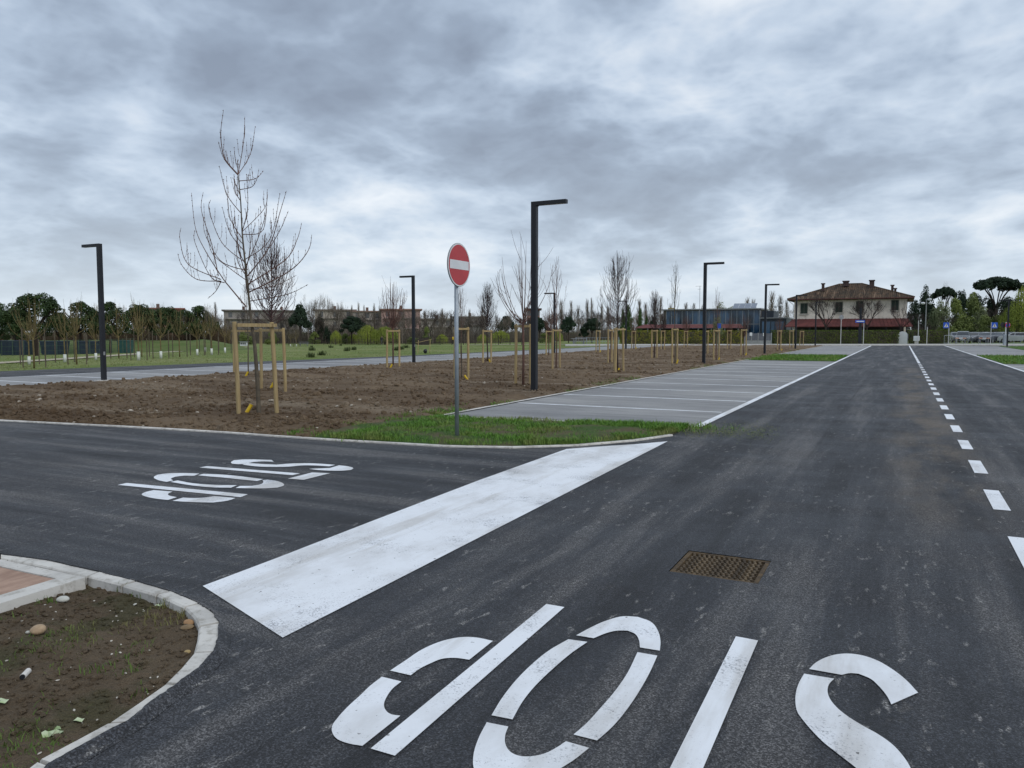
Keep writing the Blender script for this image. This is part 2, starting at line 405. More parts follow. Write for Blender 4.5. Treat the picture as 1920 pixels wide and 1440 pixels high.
# ------------------------------------------------------------------ plan of the car park (metres, road runs along +Y)
LX, CX, RX = -2.92, .83, 4.32              # left edge line, centre line, right edge line
BX = -7.45                                 # back of the left bays
SX = -22.0                                 # soil / far bays
KERB_PX = [(0, 790), (140, 797), (280, 804), (420, 812.5), (560, 823), (685, 830), (810, 837.5), (885, 841), (977, 841), (1060, 838.5), (1130, 834), (1190, 828), (1225, 823.5), (1262, 817.5)]
KERB = [(-30.0, 6.0), (-22.0, 6.9)] + [G(*p) for p in KERB_PX]
def kerb_y(x):
    for (a, b) in zip(KERB, KERB[1:]):
        if a[0] <= x <= b[0]: return a[1] + (b[1] - a[1]) * (x - a[0]) / max(1e-6, b[0] - a[0])
    return KERB[-1][1] if x > KERB[-1][0] else KERB[0][1]
Z8 = lambda p: (p[0] / 3.4286, 1020 + p[1] / 3.4286)
KZ = .03
OUT_PX = [(0, 62), (300, 100), (640, 175), (880, 235), (1100, 297), (1290, 378), (1385, 445), (1420, 500), (1412, 610), (1385, 690), (1290, 800), (1150, 900), (1000, 1010), (830, 1140), (600, 1268), (330, 1418)]
INN_PX = [(0, 88), (280, 140), (560, 207), (785, 262), (1005, 325), (1185, 405), (1250, 470), (1278, 528), (1268, 610), (1245, 695), (1165, 790), (1060, 893), (880, 1020), (690, 1148), (480, 1260), (240, 1385)]
OUTER = [G(*Z8(p), KZ) for p in OUT_PX]; INNER = [G(*Z8(p), KZ) for p in INN_PX]
OUTER = [(-9.0, OUTER[0][1] + .1)] + OUTER + [(-2.33, .95), (-2.2, -.5)]
INNER = [(-9.0, OUTER[1][1] - .04)] + INNER + [(-2.45, .93), (-2.32, -.5)]
ISLAND = OUTER + [(-9.0, -.5)]
COV = [G(*p) for p in [(1284, 1034), (1434, 1053), (1413, 1096), (1252, 1073)]]
GRATE = [(-1.30, 4.83), (-.74, 4.83), (-.74, 5.36), (-1.30, 5.36)]
def sheet(name, outer, holes, z, mat, label):
    rings = [[Vector((x, y, 0)) for x, y in outer]] + [[Vector((x, y, 0)) for x, y in h] for h in holes]
    allv = [p for r in rings for p in r]
    fs = []
    for t in tessellate_polygon(rings):
        a, b, c = (allv[i] for i in t)
        fs.append(t if (b - a).cross(c - a).z > 0 else (t[0], t[2], t[1]))
    me = bpy.data.meshes.new(name); me.from_pydata([(p.x, p.y, z) for p in allv], [], fs); me.materials.append(mat)
    return tag(link(name, me), label, None, None, 'structure')
LEFT_EDGE = [(-36, 2.0), (-32.6, 10), (-31.6, 17.9), (-30.0, 29.5), (-28.7, 40), (-28.3, 60), (-28.0, 82)]
ASPHALT = [(-60, -40), (45, -40), (45, 103), (-2, 103), (-27.2, 83.2)] + LEFT_EDGE[::-1] + [(-60, 1.0)]
sheet('asphalt_road', ASPHALT, [ISLAND, GRATE], 0, ASPH, 'dark fresh asphalt of the car park lanes')

# the park and everything green: one big relief sheet around the asphalt
def ground():
    xs = [-2500, -1200, -600, -350, -220, -160] + [-130 + 4 * i for i in range(26)] + [-24, 20, 46, 60, 90, 150, 300, 700, 2500]
    ys = [-600, -200, -60, -20, 0, 10, 20, 30, 40, 50, 60, 70, 80, 90, 100, 115, 130, 150, 180, 220, 300, 450, 800, 1500, 3500]
    me = bpy.data.meshes.new('grass_field'); V = []; Fc = []
    inner = lambda x, y: (-30 < x < 46 and -20 <= y <= 98)
    for y in ys:
        for x in xs:
            z = gh(x, y) - .012
            if x > -32 and y < 104 and y > -40: z = min(z, -.012)
            V.append((x, y, z))
    nx = len(xs)
    for j in range(len(ys) - 1):
        for i in range(nx - 1):
            cx, cy = (xs[i] + xs[i + 1]) / 2, (ys[j] + ys[j + 1]) / 2
            if -26 < cx < 46 and -20 < cy < 95: continue
            Fc.append((j * nx + i, j * nx + i + 1, (j + 1) * nx + i + 1, (j + 1) * nx + i))
    k = len(V); V += [(-26.5, -20.5, -.5), (46.5, -20.5, -.5), (46.5, 95.5, -.5), (-26.5, 95.5, -.5)]; Fc.append((k, k + 1, k + 2, k + 3))  # unseen plate added beneath the asphalt to stop sky light leaking through gaps
    me.from_pydata(V, [], Fc); me.materials.append(FIELD)
    tag(link('grass_field', me), 'mown green park meadow beyond the car park', None, None, 'structure')
ground()

# ------------------------------------------------------------------ parking bays, edging, lines
def rect(name, x0, x1, y0, y1, z, mat, label=None, parent=None):
    b = MB(); b.poly([(x0, y0), (x1, y0), (x1, y1), (x0, y1)], z); o = b.obj(name, mat, parent)
    if label: tag(o, label, None, None, 'structure')
    return o
def bays(label, x0, x1, y0, y1, n, first, flare=0.0, front=None):
    o = rect('parking_bays', x0, x1, y0, y1, .006, PAVER, label)
    st = (y1 - y0) / n
    for i in range(1, n):
        y = y0 + st * i
        b = MB(); b.poly([(x0 + .05, y - .06), (x1 - .05, y - .06), (x1 - .05, y + .06), (x0 + .05, y + .06)], .010); b.obj('bay_line', PAINT, o)
    return o
nb = bays('grey paved parking bays with white dividing lines left of the lane', BX, LX - .06, 12.35, 43.2, 12, 0)
b = MB(); b.poly([(BX - .12, 11.93), (LX, 12.45), (LX, 12.38), (BX - .12, 11.85)], .0, .016)
tag(b.obj('kerb', CONC2), 'thin pale edging between the paved bays and the grass corner', None, None, 'structure')
b = MB(); b.poly([(BX - .1, 11.95), (BX, 11.95), (LX - .06, 12.47), (LX - .06, 12.36), (BX, 12.36)], .0055); b.obj('bay_apron', PAVER, nb)
rect('kerb', BX - .12, BX, 11.98, 95, .022, CONC2, 'thin pale concrete edging along the back of the left bays')
bays('second block of pale paved bays left of the lane beyond the grass strip', BX, LX - .06, 54.2, 94, 16, 0)
bays('pale paved parking bays right of the lane by the grass strip', RX + .06, 9.2, 12.5, 43.3, 12, 0)
bays('far pale paved parking bays right of the lane near the parked cars', RX + .06, 9.2, 58.5, 96, 15, 0)
lb = bays('far row of paved bays beyond the bare soil', -26.9, SX, 6.9, 81, 30, 0)
rect('kerb', SX - .02, SX + .10, 6.9, 80, .02, CONC2, 'thin pale edging between far bays and bare soil')
rect('edge_line', -27.05, -26.9, 2, 81, .010, PAINT, 'white edge line of the far bays')
rect('edge_line', LX - .06, LX + .07, 12.40, 97, .011, PAINT, 'white edge line along the left of the lane')
rect('edge_line', RX - .07, RX + .06, 12.4, 99, .011, PAINT, 'white edge line along the right of the lane')
cl = thing('centre_line', 'dashed white centre line that turns solid far off', None, kind='structure')
y = 5.86 - 1.945 * 3; k = 0
while y < 41:
    rect('dash', CX - .065, CX + .065, y, y + .95, .005, PAINT, None, cl); y += 1.945
rect('solid_line', CX - .06, CX + .06, y, 98, .005, PAINT, None, cl)

# stop line and the two STOP legends, traced as painted shapes on the asphalt
def legend(name, pieces, label, kind='structure'):
    pass
sl = MB(); sl.poly([G(*p) for p in [(380, 1100), (450, 1145), (530, 1197), (700, 1110.5), (900, 1008), (1080, 916), (1252, 828), (1190, 833.5), (1120, 838), (1062, 842.5), (900, 900.5), (700, 977), (520, 1047)]], .005)
tag(sl.obj('stop_line', PAINT), 'broad white stop line painted diagonally across the side road', None, None, 'structure')
def smooth_outline(P):
    # round the gentle bends of a traced outline, keep its stencil corners sharp
    n = len(P); V = [Vector(p) for p in P]; T = []
    for i in range(n):
        a, b_ = V[i] - V[i - 1], V[(i + 1) % n] - V[i]
        ang = a.angle(b_) if a.length > 0 and b_.length > 0 else 9
        T.append((a.normalized() + b_.normalized()).normalized() if ang < .72 else None)
    out = []
    for i in range(n):
        j = (i + 1) % n; d = V[j] - V[i]; L = d.length; u0 = T[i] if T[i] is not None else d.normalized(); u1 = T[j] if T[j] is not None else d.normalized()
        k = 5 if (T[i] is not None or T[j] is not None) else 1
        for q in range(k):
            t = q / k; h = (2 * t ** 3 - 3 * t * t + 1, t ** 3 - 2 * t * t + t, -2 * t ** 3 + 3 * t * t, t ** 3 - t * t)
            out.append(tuple(V[i] * h[0] + u0 * L * h[1] + V[j] * h[2] + u1 * L * h[3]))
    return out
def stop(label, letters, fn):
    r = thing('stop_marking', label, None, kind='structure')
    for nm, pcs in letters:
        m = MB()
        for pc in pcs:
            w_ = [G(*fn(p)) for p in pc]; m.poly(smooth_outline(w_) if len(pc) > 6 else w_, .005)
        m.obj(nm, PAINT, r)
za = lambda p: (560 + p[0] / 2.5946, 1080 + p[1] / 2.5946)
zb = lambda p: za(((1200 + p[0] / 3.2 - 560) * 2.5946, (1000 + p[1] / 3.2 - 1080) * 2.5946))
tb = lambda L: [((1200 + x / 3.2 - 560) * 2.5946, (1000 + y / 3.2 - 1080) * 2.5946) for x, y in L]
stop('large white STOP legend across the near lane, read from the far side', [
 ('letter_p', [[(1205, 140), (1293, 155), (468, 880), (350, 845)],
   [(445, 465), (520, 415), (600, 362), (700, 320), (790, 302), (860, 303), (945, 320), (830, 412), (760, 403), (700, 407), (640, 430), (590, 455), (545, 488)],
   [(405, 495), (500, 518), (460, 550), (430, 590), (415, 630), (425, 660), (450, 678), (495, 685), (310, 832), (250, 822), (190, 800), (165, 770), (163, 735), (190, 695), (240, 640), (300, 585), (350, 537)]]),
 ('letter_o', [[(1350, 293), (1420, 255), (1500, 220), (1580, 200), (1650, 203), (1710, 225), (1745, 265), (1760, 320), (1757, 368), (1660, 352), (1655, 315), (1635, 285), (1600, 270), (1550, 270), (1500, 281), (1435, 307)],
   [(1312, 312), (1405, 325), (1330, 377), (1250, 444), (1150, 540), (1090, 615), (1040, 703), (938, 683), (985, 605), (1050, 520), (1130, 438), (1220, 365)],
   [(1648, 375), (1745, 392), (1710, 470), (1660, 560), (1600, 650), (1530, 735), (1452, 806), (1337, 777), (1400, 722), (1470, 645), (1540, 563), (1600, 475)],
   [(915, 717), (1020, 738), (1005, 780), (1008, 830), (1035, 865), (1080, 882), (1140, 882), (1200, 868), (1255, 840), (1300, 810), (1413, 842), (1340, 900), (1260, 950), (1170, 1000), (1070, 1030), (970, 1032), (895, 1000), (855, 950), (850, 880), (875, 795)]]),
 ('letter_t', [tb([(575, 623), (708, 648), (375, 1425), (330, 1530), (120, 1530), (175, 1425)]), tb([(-120, 1560), (620, 1700), (640, 1800), (-200, 1650)])]),
 ('letter_s', [tb([(1015, 820), (1050, 785), (1110, 752), (1180, 732), (1250, 727), (1330, 737), (1420, 767), (1500, 812), (1590, 880), (1668, 962), (1508, 1033), (1480, 980), (1430, 920), (1380, 877), (1310, 848), (1260, 845), (1210, 855)]),
   tb([(985, 848), (1165, 878), (1135, 910), (1125, 950), (1140, 1000), (1180, 1050), (1240, 1100), (1330, 1157), (1430, 1213), (1510, 1270), (1570, 1333), (1620, 1408), (1650, 1500), (1640, 1600), (1500, 1640), (1440, 1560), (1360, 1470), (1275, 1398), (1180, 1324), (1100, 1260), (1040, 1200), (980, 1130), (945, 1080), (932, 1010), (938, 950), (955, 900)])])], za)
zc = lambda p: (180 + p[0] / 3.5556, 820 + p[1] / 3.5556)
stop('smaller white STOP legend lying across the side road', [
 ('letter_p', [[(145, 320), (205, 307), (1012, 383), (965, 402)], [(305, 383), (330, 368), (385, 355), (510, 365), (480, 380), (490, 392), (540, 402), (480, 421), (400, 412), (340, 400)],
   [(510, 427), (580, 405), (660, 408), (720, 405), (790, 395), (930, 408), (880, 425), (780, 438), (640, 435)]]),
 ('letter_o', [[(385, 268), (410, 252), (480, 243), (590, 241), (690, 244), (655, 259), (590, 258), (530, 265), (500, 278), (515, 290), (470, 300), (420, 290)],
   [(680, 256), (715, 246), (820, 250), (940, 260), (1115, 282), (1075, 294), (960, 283), (840, 270), (750, 263)],
   [(495, 300), (545, 290), (640, 308), (740, 317), (830, 321), (940, 322), (900, 339), (790, 337), (650, 325)],
   [(930, 341), (960, 327), (1040, 327), (1090, 318), (1115, 305), (1110, 288), (1145, 285), (1210, 295), (1250, 312), (1250, 325), (1210, 338), (1130, 343), (1030, 343)]]),
 ('letter_t', [[(690, 204), (740, 194), (1360, 243), (1310, 255)], [(1280, 278), (1440, 237), (1560, 242), (1385, 286)]]),
 ('letter_s', [[(900, 168), (920, 155), (990, 150), (1170, 153), (1185, 165), (1110, 163), (1050, 167), (990, 180), (950, 182), (910, 178)],
   [(975, 185), (1015, 174), (1100, 180), (1200, 185), (1290, 178), (1400, 175), (1490, 178), (1595, 186), (1555, 196), (1450, 190), (1370, 190), (1300, 197), (1200, 200), (1080, 197)],
   [(1420, 213), (1490, 210), (1560, 207), (1590, 198), (1620, 189), (1680, 196), (1715, 208), (1700, 220), (1640, 225), (1500, 222)]])], zc)

# ------------------------------------------------------------------ kerb stones
def resample(P, step):
    out = [Vector((*P[0], 0))]; acc = 0
    for a, c in zip(P, P[1:]):
        a = Vector((*a, 0)); c = Vector((*c, 0)); L = (c - a).length; t = step - acc
        while t < L: out.append(a + (c - a) * (t / L)); t += step
        acc = (acc + L) % step
    out.append(Vector((*P[-1], 0))); return out
ks = thing('kerb', 'low concrete kerb between the side road and the soil and grass', None, kind='structure')
def strip_block(parent, A, Bq, z0, z1, name='kerb_stone', bev=.008, mat=CONC):
    # A: outer points, Bq: inner points (same count) -> one stone with chamfered top edges
    n = len(A); V = []
    for i in range(n):
        a, c = Vector((A[i][0], A[i][1], 0)), Vector((Bq[i][0], Bq[i][1], 0)); d = (c - a).normalized() * bev
        V += [(a.x, a.y, z0), (a.x, a.y, z1 - bev), (a.x + d.x, a.y + d.y, z1), (c.x - d.x, c.y - d.y, z1), (c.x, c.y, z1 - bev), (c.x, c.y, z0)]
    fs = []
    for i in range(n - 1):
        for j in range(5): fs.append((i * 6 + j, i * 6 + j + 1, i * 6 + 7 + j, i * 6 + 6 + j))
    fs.append(tuple(range(5, -1, -1))); fs.append(tuple((n - 1) * 6 + j for j in range(6)))
    m = MB(); m.add(V, fs); o = m.obj(name, mat, parent)
    bm = bmesh.new(); bm.from_mesh(o.data); bmesh.ops.recalc_face_normals(bm, faces=bm.faces); bm.to_mesh(o.data); bm.free()
    return o
kp = resample(KERB, .95)
for a, c in zip(kp, kp[1:]):
    d = (c - a)
    if d.length < .2: continue
    d = d.normalized(); nrm = Vector((-d.y, d.x, 0)); g = d * .004
    if nrm.y < 0: nrm = -nrm
    w = .075
    strip_block(ks, [a + g, c - g], [a + g + nrm * w, c - g + nrm * w], -.05, .022, bev=.006, mat=CONC2)
ik = thing('kerb', 'broad pale kerb of short concrete stones curving around the soil island', None, kind='structure')
JO = [(0, 1), (1, 3), (3, 4), (4, 5), (5, 6), (6, 8), (8, 10), (10, 12), (12, 14), (14, 16), (16, 18)]
def lerp2(a, c, t): return (a[0] + (c[0] - a[0]) * t, a[1] + (c[1] - a[1]) * t)
for (i, j) in JO:
    A, Bq = list(OUTER[i:j + 1]), list(INNER[i:j + 1])
    for (S, sgn) in ((A, 1), (Bq, 1)):
        L0 = math.dist(S[0], S[1]); S[0] = lerp2(S[0], S[1], .009 / L0)
        L1 = math.dist(S[-1], S[-2]); S[-1] = lerp2(S[-1], S[-2], .009 / L1)
    q = rnd.uniform(-.003, .003)
    strip_block(ik, A, Bq, -.16, KZ + q, bev=.010)
# mortar under the joints
m = MB()
for i in range(len(OUTER) - 1):
    m.poly([lerp2(OUTER[i], INNER[i], .06), lerp2(OUTER[i + 1], INNER[i + 1], .06), lerp2(OUTER[i + 1], INNER[i + 1], .94), lerp2(OUTER[i], INNER[i], .94)], KZ - .018)
m.obj('mortar', simple('mortar', (.085, .068, .05), None, 20, .95), ik)
# the thin ragged lip of asphalt raked up against the outside of the kerb
lip = MB(); LP = []
for i in range(len(OUTER) - 1):
    n_ = max(2, int(math.dist(OUTER[i], OUTER[i + 1]) / .012))
    for j in range(n_):
        t_ = j / n_; LP.append((lerp2(OUTER[i], OUTER[i + 1], t_), lerp2(INNER[i], INNER[i + 1], t_)))
V_ = []
for k_, (o_, i_) in enumerate(LP):
    L_ = math.dist(o_, i_) or 1; w_ = .010 + .009 * noise.noise(Vector((k_ * .09, 0, 0))) + .007 * noise.noise(Vector((k_ * .41, 3, 0))); w_ = max(.001, w_)
    a_ = lerp2(o_, i_, w_ / L_); c_ = lerp2(o_, i_, -.05 / L_); m_ = lerp2(o_, i_, -.004 / L_)
    V_ += [(c_[0], c_[1], .002), (m_[0], m_[1], KZ + .003), (a_[0], a_[1], KZ + .006), (a_[0], a_[1], KZ - .02)]
lip.add(V_, [(4 * i + j, 4 * i + j + 1, 4 * i + j + 5, 4 * i + j + 4) for i in range(len(LP) - 1) for j in range(3)])
lo = lip.obj('asphalt_lip', ASPH, ik)
bm = bmesh.new(); bm.from_mesh(lo.data); bmesh.ops.recalc_face_normals(bm, faces=bm.faces); bm.to_mesh(lo.data); bm.free()
# ------------------------------------------------------------------ soil island
def inside(P, x, y):
    r = False; j = len(P) - 1
    for i in range(len(P)):
        if (P[i][1] > y) != (P[j][1] > y) and x < (P[j][0] - P[i][0]) * (y - P[i][1]) / (P[j][1] - P[i][1]) + P[i][0]: r = not r
        j = i
    return r
IPOLY = [lerp2(a, c, .8) for a, c in zip(OUTER, INNER)] + [(-9.0, -.5)]
def isl_z(x, y):
    return -.022 + .030 * noise.fractal(Vector((x * 1.6, y * 1.6, 0)), 1.0, 2.0, 3) + .015 * noise.noise(Vector((x * 9, y * 9, 3))) + .010 * noise.noise(Vector((x * 20, y * 20, 5))) + .006 * noise.noise(Vector((x * 43, y * 43, 1)))
def island():
    st = .022; V = {}; vs = []; fs = []
    x0, x1, y0, y1 = -6.4, -1.9, -.5, 3.5
    nx, ny = int((x1 - x0) / st), int((y1 - y0) / st)
    def vid(i, j):
        if (i, j) not in V:
            x, y = x0 + i * st, y0 + j * st; V[(i, j)] = len(vs); vs.append((x, y, isl_z(x, y)))
        return V[(i, j)]
    for j in range(ny):
        for i in range(nx):
            if inside(IPOLY, x0 + (i + .5) * st, y0 + (j + .5) * st): fs.append((vid(i, j), vid(i + 1, j), vid(i + 1, j + 1), vid(i, j + 1)))
    me = bpy.data.meshes.new('soil_island'); me.from_pydata(vs, [], fs); me.materials.append(ISOIL)
    me.polygons.foreach_set('use_smooth', [True] * len(fs))
    tag(link('soil_island', me), 'bare brown soil inside the curved kerb', None, None, 'structure')
    m = MB(); m.poly([(-9, -.5), (-6.38, -.5), (-6.38, 3.1), (-9, 3.1)], -.05); m.obj('soil_island', ISOIL)
    tag(COL.objects[-1] if False else bpy.data.objects['soil_island.001'], 'rest of the soil island behind the inspection chamber', None, None, 'structure')
island()
BLADE1 = m_blade('grass_blades', (.060, .165, .018), (.125, .24, .034), (.17, .195, .055))
BLADE2 = m_blade('weed_blades', (.060, .120, .020), (.100, .150, .030), (.14, .13, .05))
def blade(m, x, y, z, h, w, lean, az, rg):
    dx, dy = math.cos(az), math.sin(az); sx, sy = -dy * w, dx * w
    lx, ly = dx * lean * h, dy * lean * h
    m.add([(x - sx, y - sy, z), (x + sx, y + sy, z), (x + lx * .4 + sx * .7, y + ly * .4 + sy * .7, z + h * .6), (x + lx * .4 - sx * .7, y + ly * .4 - sy * .7, z + h * .6), (x + lx, y + ly, z + h * .95)], [(0, 1, 2, 3), (3, 2, 4)])
def island_bits():
    rg = random.Random(3); gm = MB(); cm = MB(); wm = MB()
    for _ in range(60000):
        x, y = rg.uniform(-6.0, -2.0), rg.uniform(.0, 3.3)
        if not inside(IPOLY, x, y): continue
        d = noise.noise(Vector((x * 1.5, y * 1.5, 8))) + .6 * noise.noise(Vector((x * 5, y * 5, 2)))
        if d > .16 and rg.random() < (d - .05) * 1.3:
            blade(gm, x, y, isl_z(x, y) - .004, rg.uniform(.010, .035), rg.uniform(.0015, .0032), rg.uniform(.3, 1.3), rg.uniform(0, 6.28), rg)
        elif rg.random() < .16:
            r = abs(rg.gauss(0, .007)) + .003; cm.ico((x, y, isl_z(x, y) + r * .3), r, (1, 1, .7), .3, rg)
        elif rg.random() < .012:
            r = rg.uniform(.003, .008); wm.ico((x, y, isl_z(x, y) + r * .3), r, (1.3, .8, .45), .35, rg)
    for (px, py, n, hh) in [(830, 300, 30, .09), (955, 500, 16, .06), (920, 340, 40, .05), (320, 390, 18, .05), (870, 980, 16, .05), (830, 830, 18, .05), (580, 820, 18, .05), (1090, 420, 40, .06), (1190, 480, 30, .05)]:
        gx, gy = G(*Z8((px, py)), -.03)
        for _ in range(n):
            x, y = gx + rg.gauss(0, .03), gy + rg.gauss(0, .03)
            if inside(IPOLY, x, y): blade(gm, x, y, isl_z(x, y) - .004, rg.uniform(.4, 1) * hh, .003, rg.uniform(.2, .9), rg.uniform(0, 6.28), rg)
    tag(gm.obj('weeds', BLADE2), 'sparse green weeds sprouting from the soil island', None, None, 'stuff')
    tag(cm.obj('soil_clods', ISOIL), 'small crumbs of earth on the soil island', None, None, 'stuff')
    tag(wm.obj('gravel', simple('pale_chips', (.55, .52, .46), (.38, .35, .30), 30, .9)), 'pale chips and bits of straw on the soil island', None, None, 'stuff')
island_bits()
def stone(px, py, r, sq, col, label, fn=Z8, z=None):
    x, y = G(*fn((px, py)), -.03); m = MB(); rg = random.Random(int(px))
    m.ico((0, 0, 0), r, sq, .10, rg); o = m.obj('stone', col)
    sb = o.modifiers.new('s', 'SUBSURF'); sb.levels = 2; sb.render_levels = 2
    o.location = (x, y, isl_z(x, y) + r * sq[2] * .55); tag(o, label, 'stone'); return o
PEB = simple('tan_pebble', (.40, .29, .18), (.30, .21, .13), 20, .7); PEBW = simple('white_pebble', (.50, .50, .46), (.40, .40, .36), 20, .7)
stone(250, 597, .060, (1.0, .85, .55), PEB, 'smooth tan oval pebble lying alone on the soil island')
stone(183, 597, .018, (1, .8, .6), PEBW, 'tiny pale chip beside the tan oval pebble')
stone(1215, 535, .050, (1.1, .7, .35), simple('orange_stone', (.36, .21, .10), None, 20, .8), 'flat orange brown stone against the inside of the kerb curve')
stone(1205, 570, .042, (1.1, .8, .4), simple('mud_stone', (.21, .15, .085), None, 20, .9), 'muddy stone just below the flat orange stone')
stone(405, 383, .048, (1.0, .85, .5), PEBW, 'grey white rounded stone in front of the inspection chamber')
stone(870, 398, .014, (1.2, .8, .5), PEBW, 'small white chip near the grass tuft by the kerb')
stone(1205, 710, .022, (1, .9, .6), simple('ochre_stone', (.38, .28, .13), None, 20, .8), 'small ochre stone by the kerb joint')
def litter():
    x, y = G(*Z8((165, 870)), -.02); m = MB(); WP = simple('white_plastic', (.62, .60, .57), (.5, .48, .45), 15, .6)
    m.tube([(-.034, 0, 0), (.030, 0, 0)], .013, 10); o = m.obj('plastic_tube', WP); o.location = (x, y, isl_z(x, y) + .012); o.rotation_euler = (0, 0, -.9)
    e = MB(); e.tube([(.030, 0, 0), (.0345, 0, 0)], .0115, 10); e.obj('end_cap', BLACK, o)
    tag(o, 'short white plastic tube with dark end lying on the soil', 'litter')
    x, y = G(*Z8((310, 1215)), -.02); lf = thing('lettuce_leaf', 'crumpled pale green leaf scrap on the soil near the kerb', 'leaf', (x, y, isl_z(x, y)))
    LM_ = simple('pale_leaf', (.46, .52, .36), (.30, .40, .19), 25, .6)
    for k, (dx, dy, s, a) in enumerate([(0, 0, .034, .3), (.032, .024, .03, 1.4), (.008, .034, .024, 2.5)]):
        m = MB(); V = [(0, 0, .02)]; n = 9
        for i in range(n):
            t = 2 * math.pi * i / n; r = s * (.7 + .3 * math.sin(3 * t + a)); V.append((r * math.cos(t), r * .8 * math.sin(t), .012 + .014 * math.sin(2 * t + a)))
        m.add([(v[0] + dx, v[1] + dy, v[2]) for v in V], [(0, 1 + i, 1 + (i + 1) % n) for i in range(n)]); m.obj('leaf_lobe', LM_, lf)
    for (px, py, lab) in [(15, 1020, 'pale leaf scrap at the left edge of the soil island'), (995, 370, 'small white curled scrap near the far kerb'), (510, 1140, 'small green leaf scrap half way along the near kerb'), (1020, 403, 'small pale green leaf by the far kerb')]:
        x, y = G(*Z8((px, py)), -.02); m = MB(); s = .022 if 'left' not in lab else .03
        m.add([(-s, -s * .5, .004), (0, -s * .7, .012), (s, -s * .2, .006), (s * .8, s * .5, .014), (0, s * .6, .006), (-s * .9, s * .3, .012)], [(0, 1, 4, 5), (1, 2, 3, 4)])
        o = m.obj('leaf_scrap', PEBW if 'white' in lab else LM_); o.location = (x, y, isl_z(x, y) + .004); tag(o, lab, 'litter')
litter()
# inspection chamber
def chamber():
    z = KZ + .004
    A = G(*Z8((150, 130)), z); Bc = G(*Z8((548, 214)), z); Fr = G(*Z8((0, 405)), z)
    ex = Vector((Bc[0] - A[0], Bc[1] - A[1])); w = ex.length; ex.normalize(); ey = Vector((ex.y, -ex.x))   # toward camera
    c = thing('inspection_chamber', 'square concrete chamber with a reddish board lid set into the kerb', 'utility chamber')
    p = lambda s, t: (A[0] + ex.x * s + ey.x * t, A[1] + ex.y * s + ey.y * t)
    lid = [G(*Z8(q), z) for q in [(130, 172), (385, 230)]]
    dn = (lid[1][0] - Bc[0]) * ex.x + (lid[1][1] - Bc[1]) * ex.y
    D = .62; s0, s1 = -.45, w; fr = .075; back = .09
    m = MB()
    m.poly([p(s0, 0), p(s1, 0), p(s1, back), p(s0, back)], -.16, z); m.poly([p(s0, D - fr), p(s1, D - fr), p(s1, D), p(s0, D)], -.16, z)
    m.poly([p(s1 - fr * 1.9, back), p(s1, back), p(s1, D - fr), p(s1 - fr * 1.9, D - fr)], -.16, z); m.poly([p(s0, back), p(s0 + fr, back), p(s0 + fr, D - fr), p(s0, D - fr)], -.16, z)
    m.obj('frame', CONC, c)
    bl = NB('board_lid'); cc = bl.mix(bl.rng(bl.noise(9, 6, .65, bl.co((1, .4, 1), .5)), .36, .66), (.40, .275, .21), (.28, .185, .14))
    cc = bl.mix(bl.math('MULTIPLY', bl.rng(bl.voro(26, bl.co((1, .35, 1), .3)), .12, .04), .6), cc, (.46, .30, .20)); bl.bump(bl.noise(30, 5), .5, .01)
    m = MB(); m.poly([p(s0 + fr + .004, back + .004), p(s1 - fr * 1.9 - .004, back + .004), p(s1 - fr * 1.9 - .004, D - fr - .004), p(s0 + fr + .004, D - fr - .004)], -.05, z - .006); m.obj('lid', bl.done(cc, .9, .2), c)
chamber()
# drain grate sunk into the asphalt
def grate():
    RUST = simple('rusty_iron', (.115, .078, .040), (.055, .040, .026), 14, .85, .3, bump=.4, bscale=120)
    MUD = simple('grate_mud', (.20, .15, .085), (.10, .075, .045), 18, .95, .1)
    (x0, y0), (x1, y1) = GRATE[0], GRATE[2]
    t = thing('drain_grate', 'rusty square cast iron drain grate sunk in the asphalt', 'drain grate', ((x0 + x1) / 2, (y0 + y1) / 2, 0), R(0))
    hw, hh = (x1 - x0) / 2 - .003, (y1 - y0) / 2 - .003
    m = MB(); f = .028
    m.box(-hw, hw, -hh, -hh + f, -.12, -.004); m.box(-hw, hw, hh - f, hh, -.12, -.004); m.box(-hw, -hw + f, -hh + f, hh - f, -.12, -.004); m.box(hw - f, hw, -hh + f, hh - f, -.12, -.004); m.obj('frame', RUST, t)
    m = MB(); m.box(-hw + f, hw - f, -hh + f, hh - f, -.125, -.045); m.obj('pit', MUD, t)
    n = 13; st = 2 * (hh - f) / n; WORN = simple('worn_iron', (.150, .110, .066), (.05, .037, .024), 12, .7, .4)
    bar = MB(); bar.box(-hw + f, hw - f, -.011, .011, -.044, -.020); me = bar.mesh('bar', RUST); sm_ = []
    for off in (0, .5):
        sd_ = MB(); x = -hw + f + .012 + off * .018
        while x < hw - f - .02:
            sd_.bbox(x, x + .019, -.009, .009, -.0199, -.003, .004); x += .034
        sm_.append(sd_.mesh('studs', WORN))
    for i in range(n):
        o = link('bar', me, t, (0, -hh + f + st * (i + .5), 0)); k_ = link('studs', sm_[i % 2], o); k_['kind'] = 'stuff'
grate()

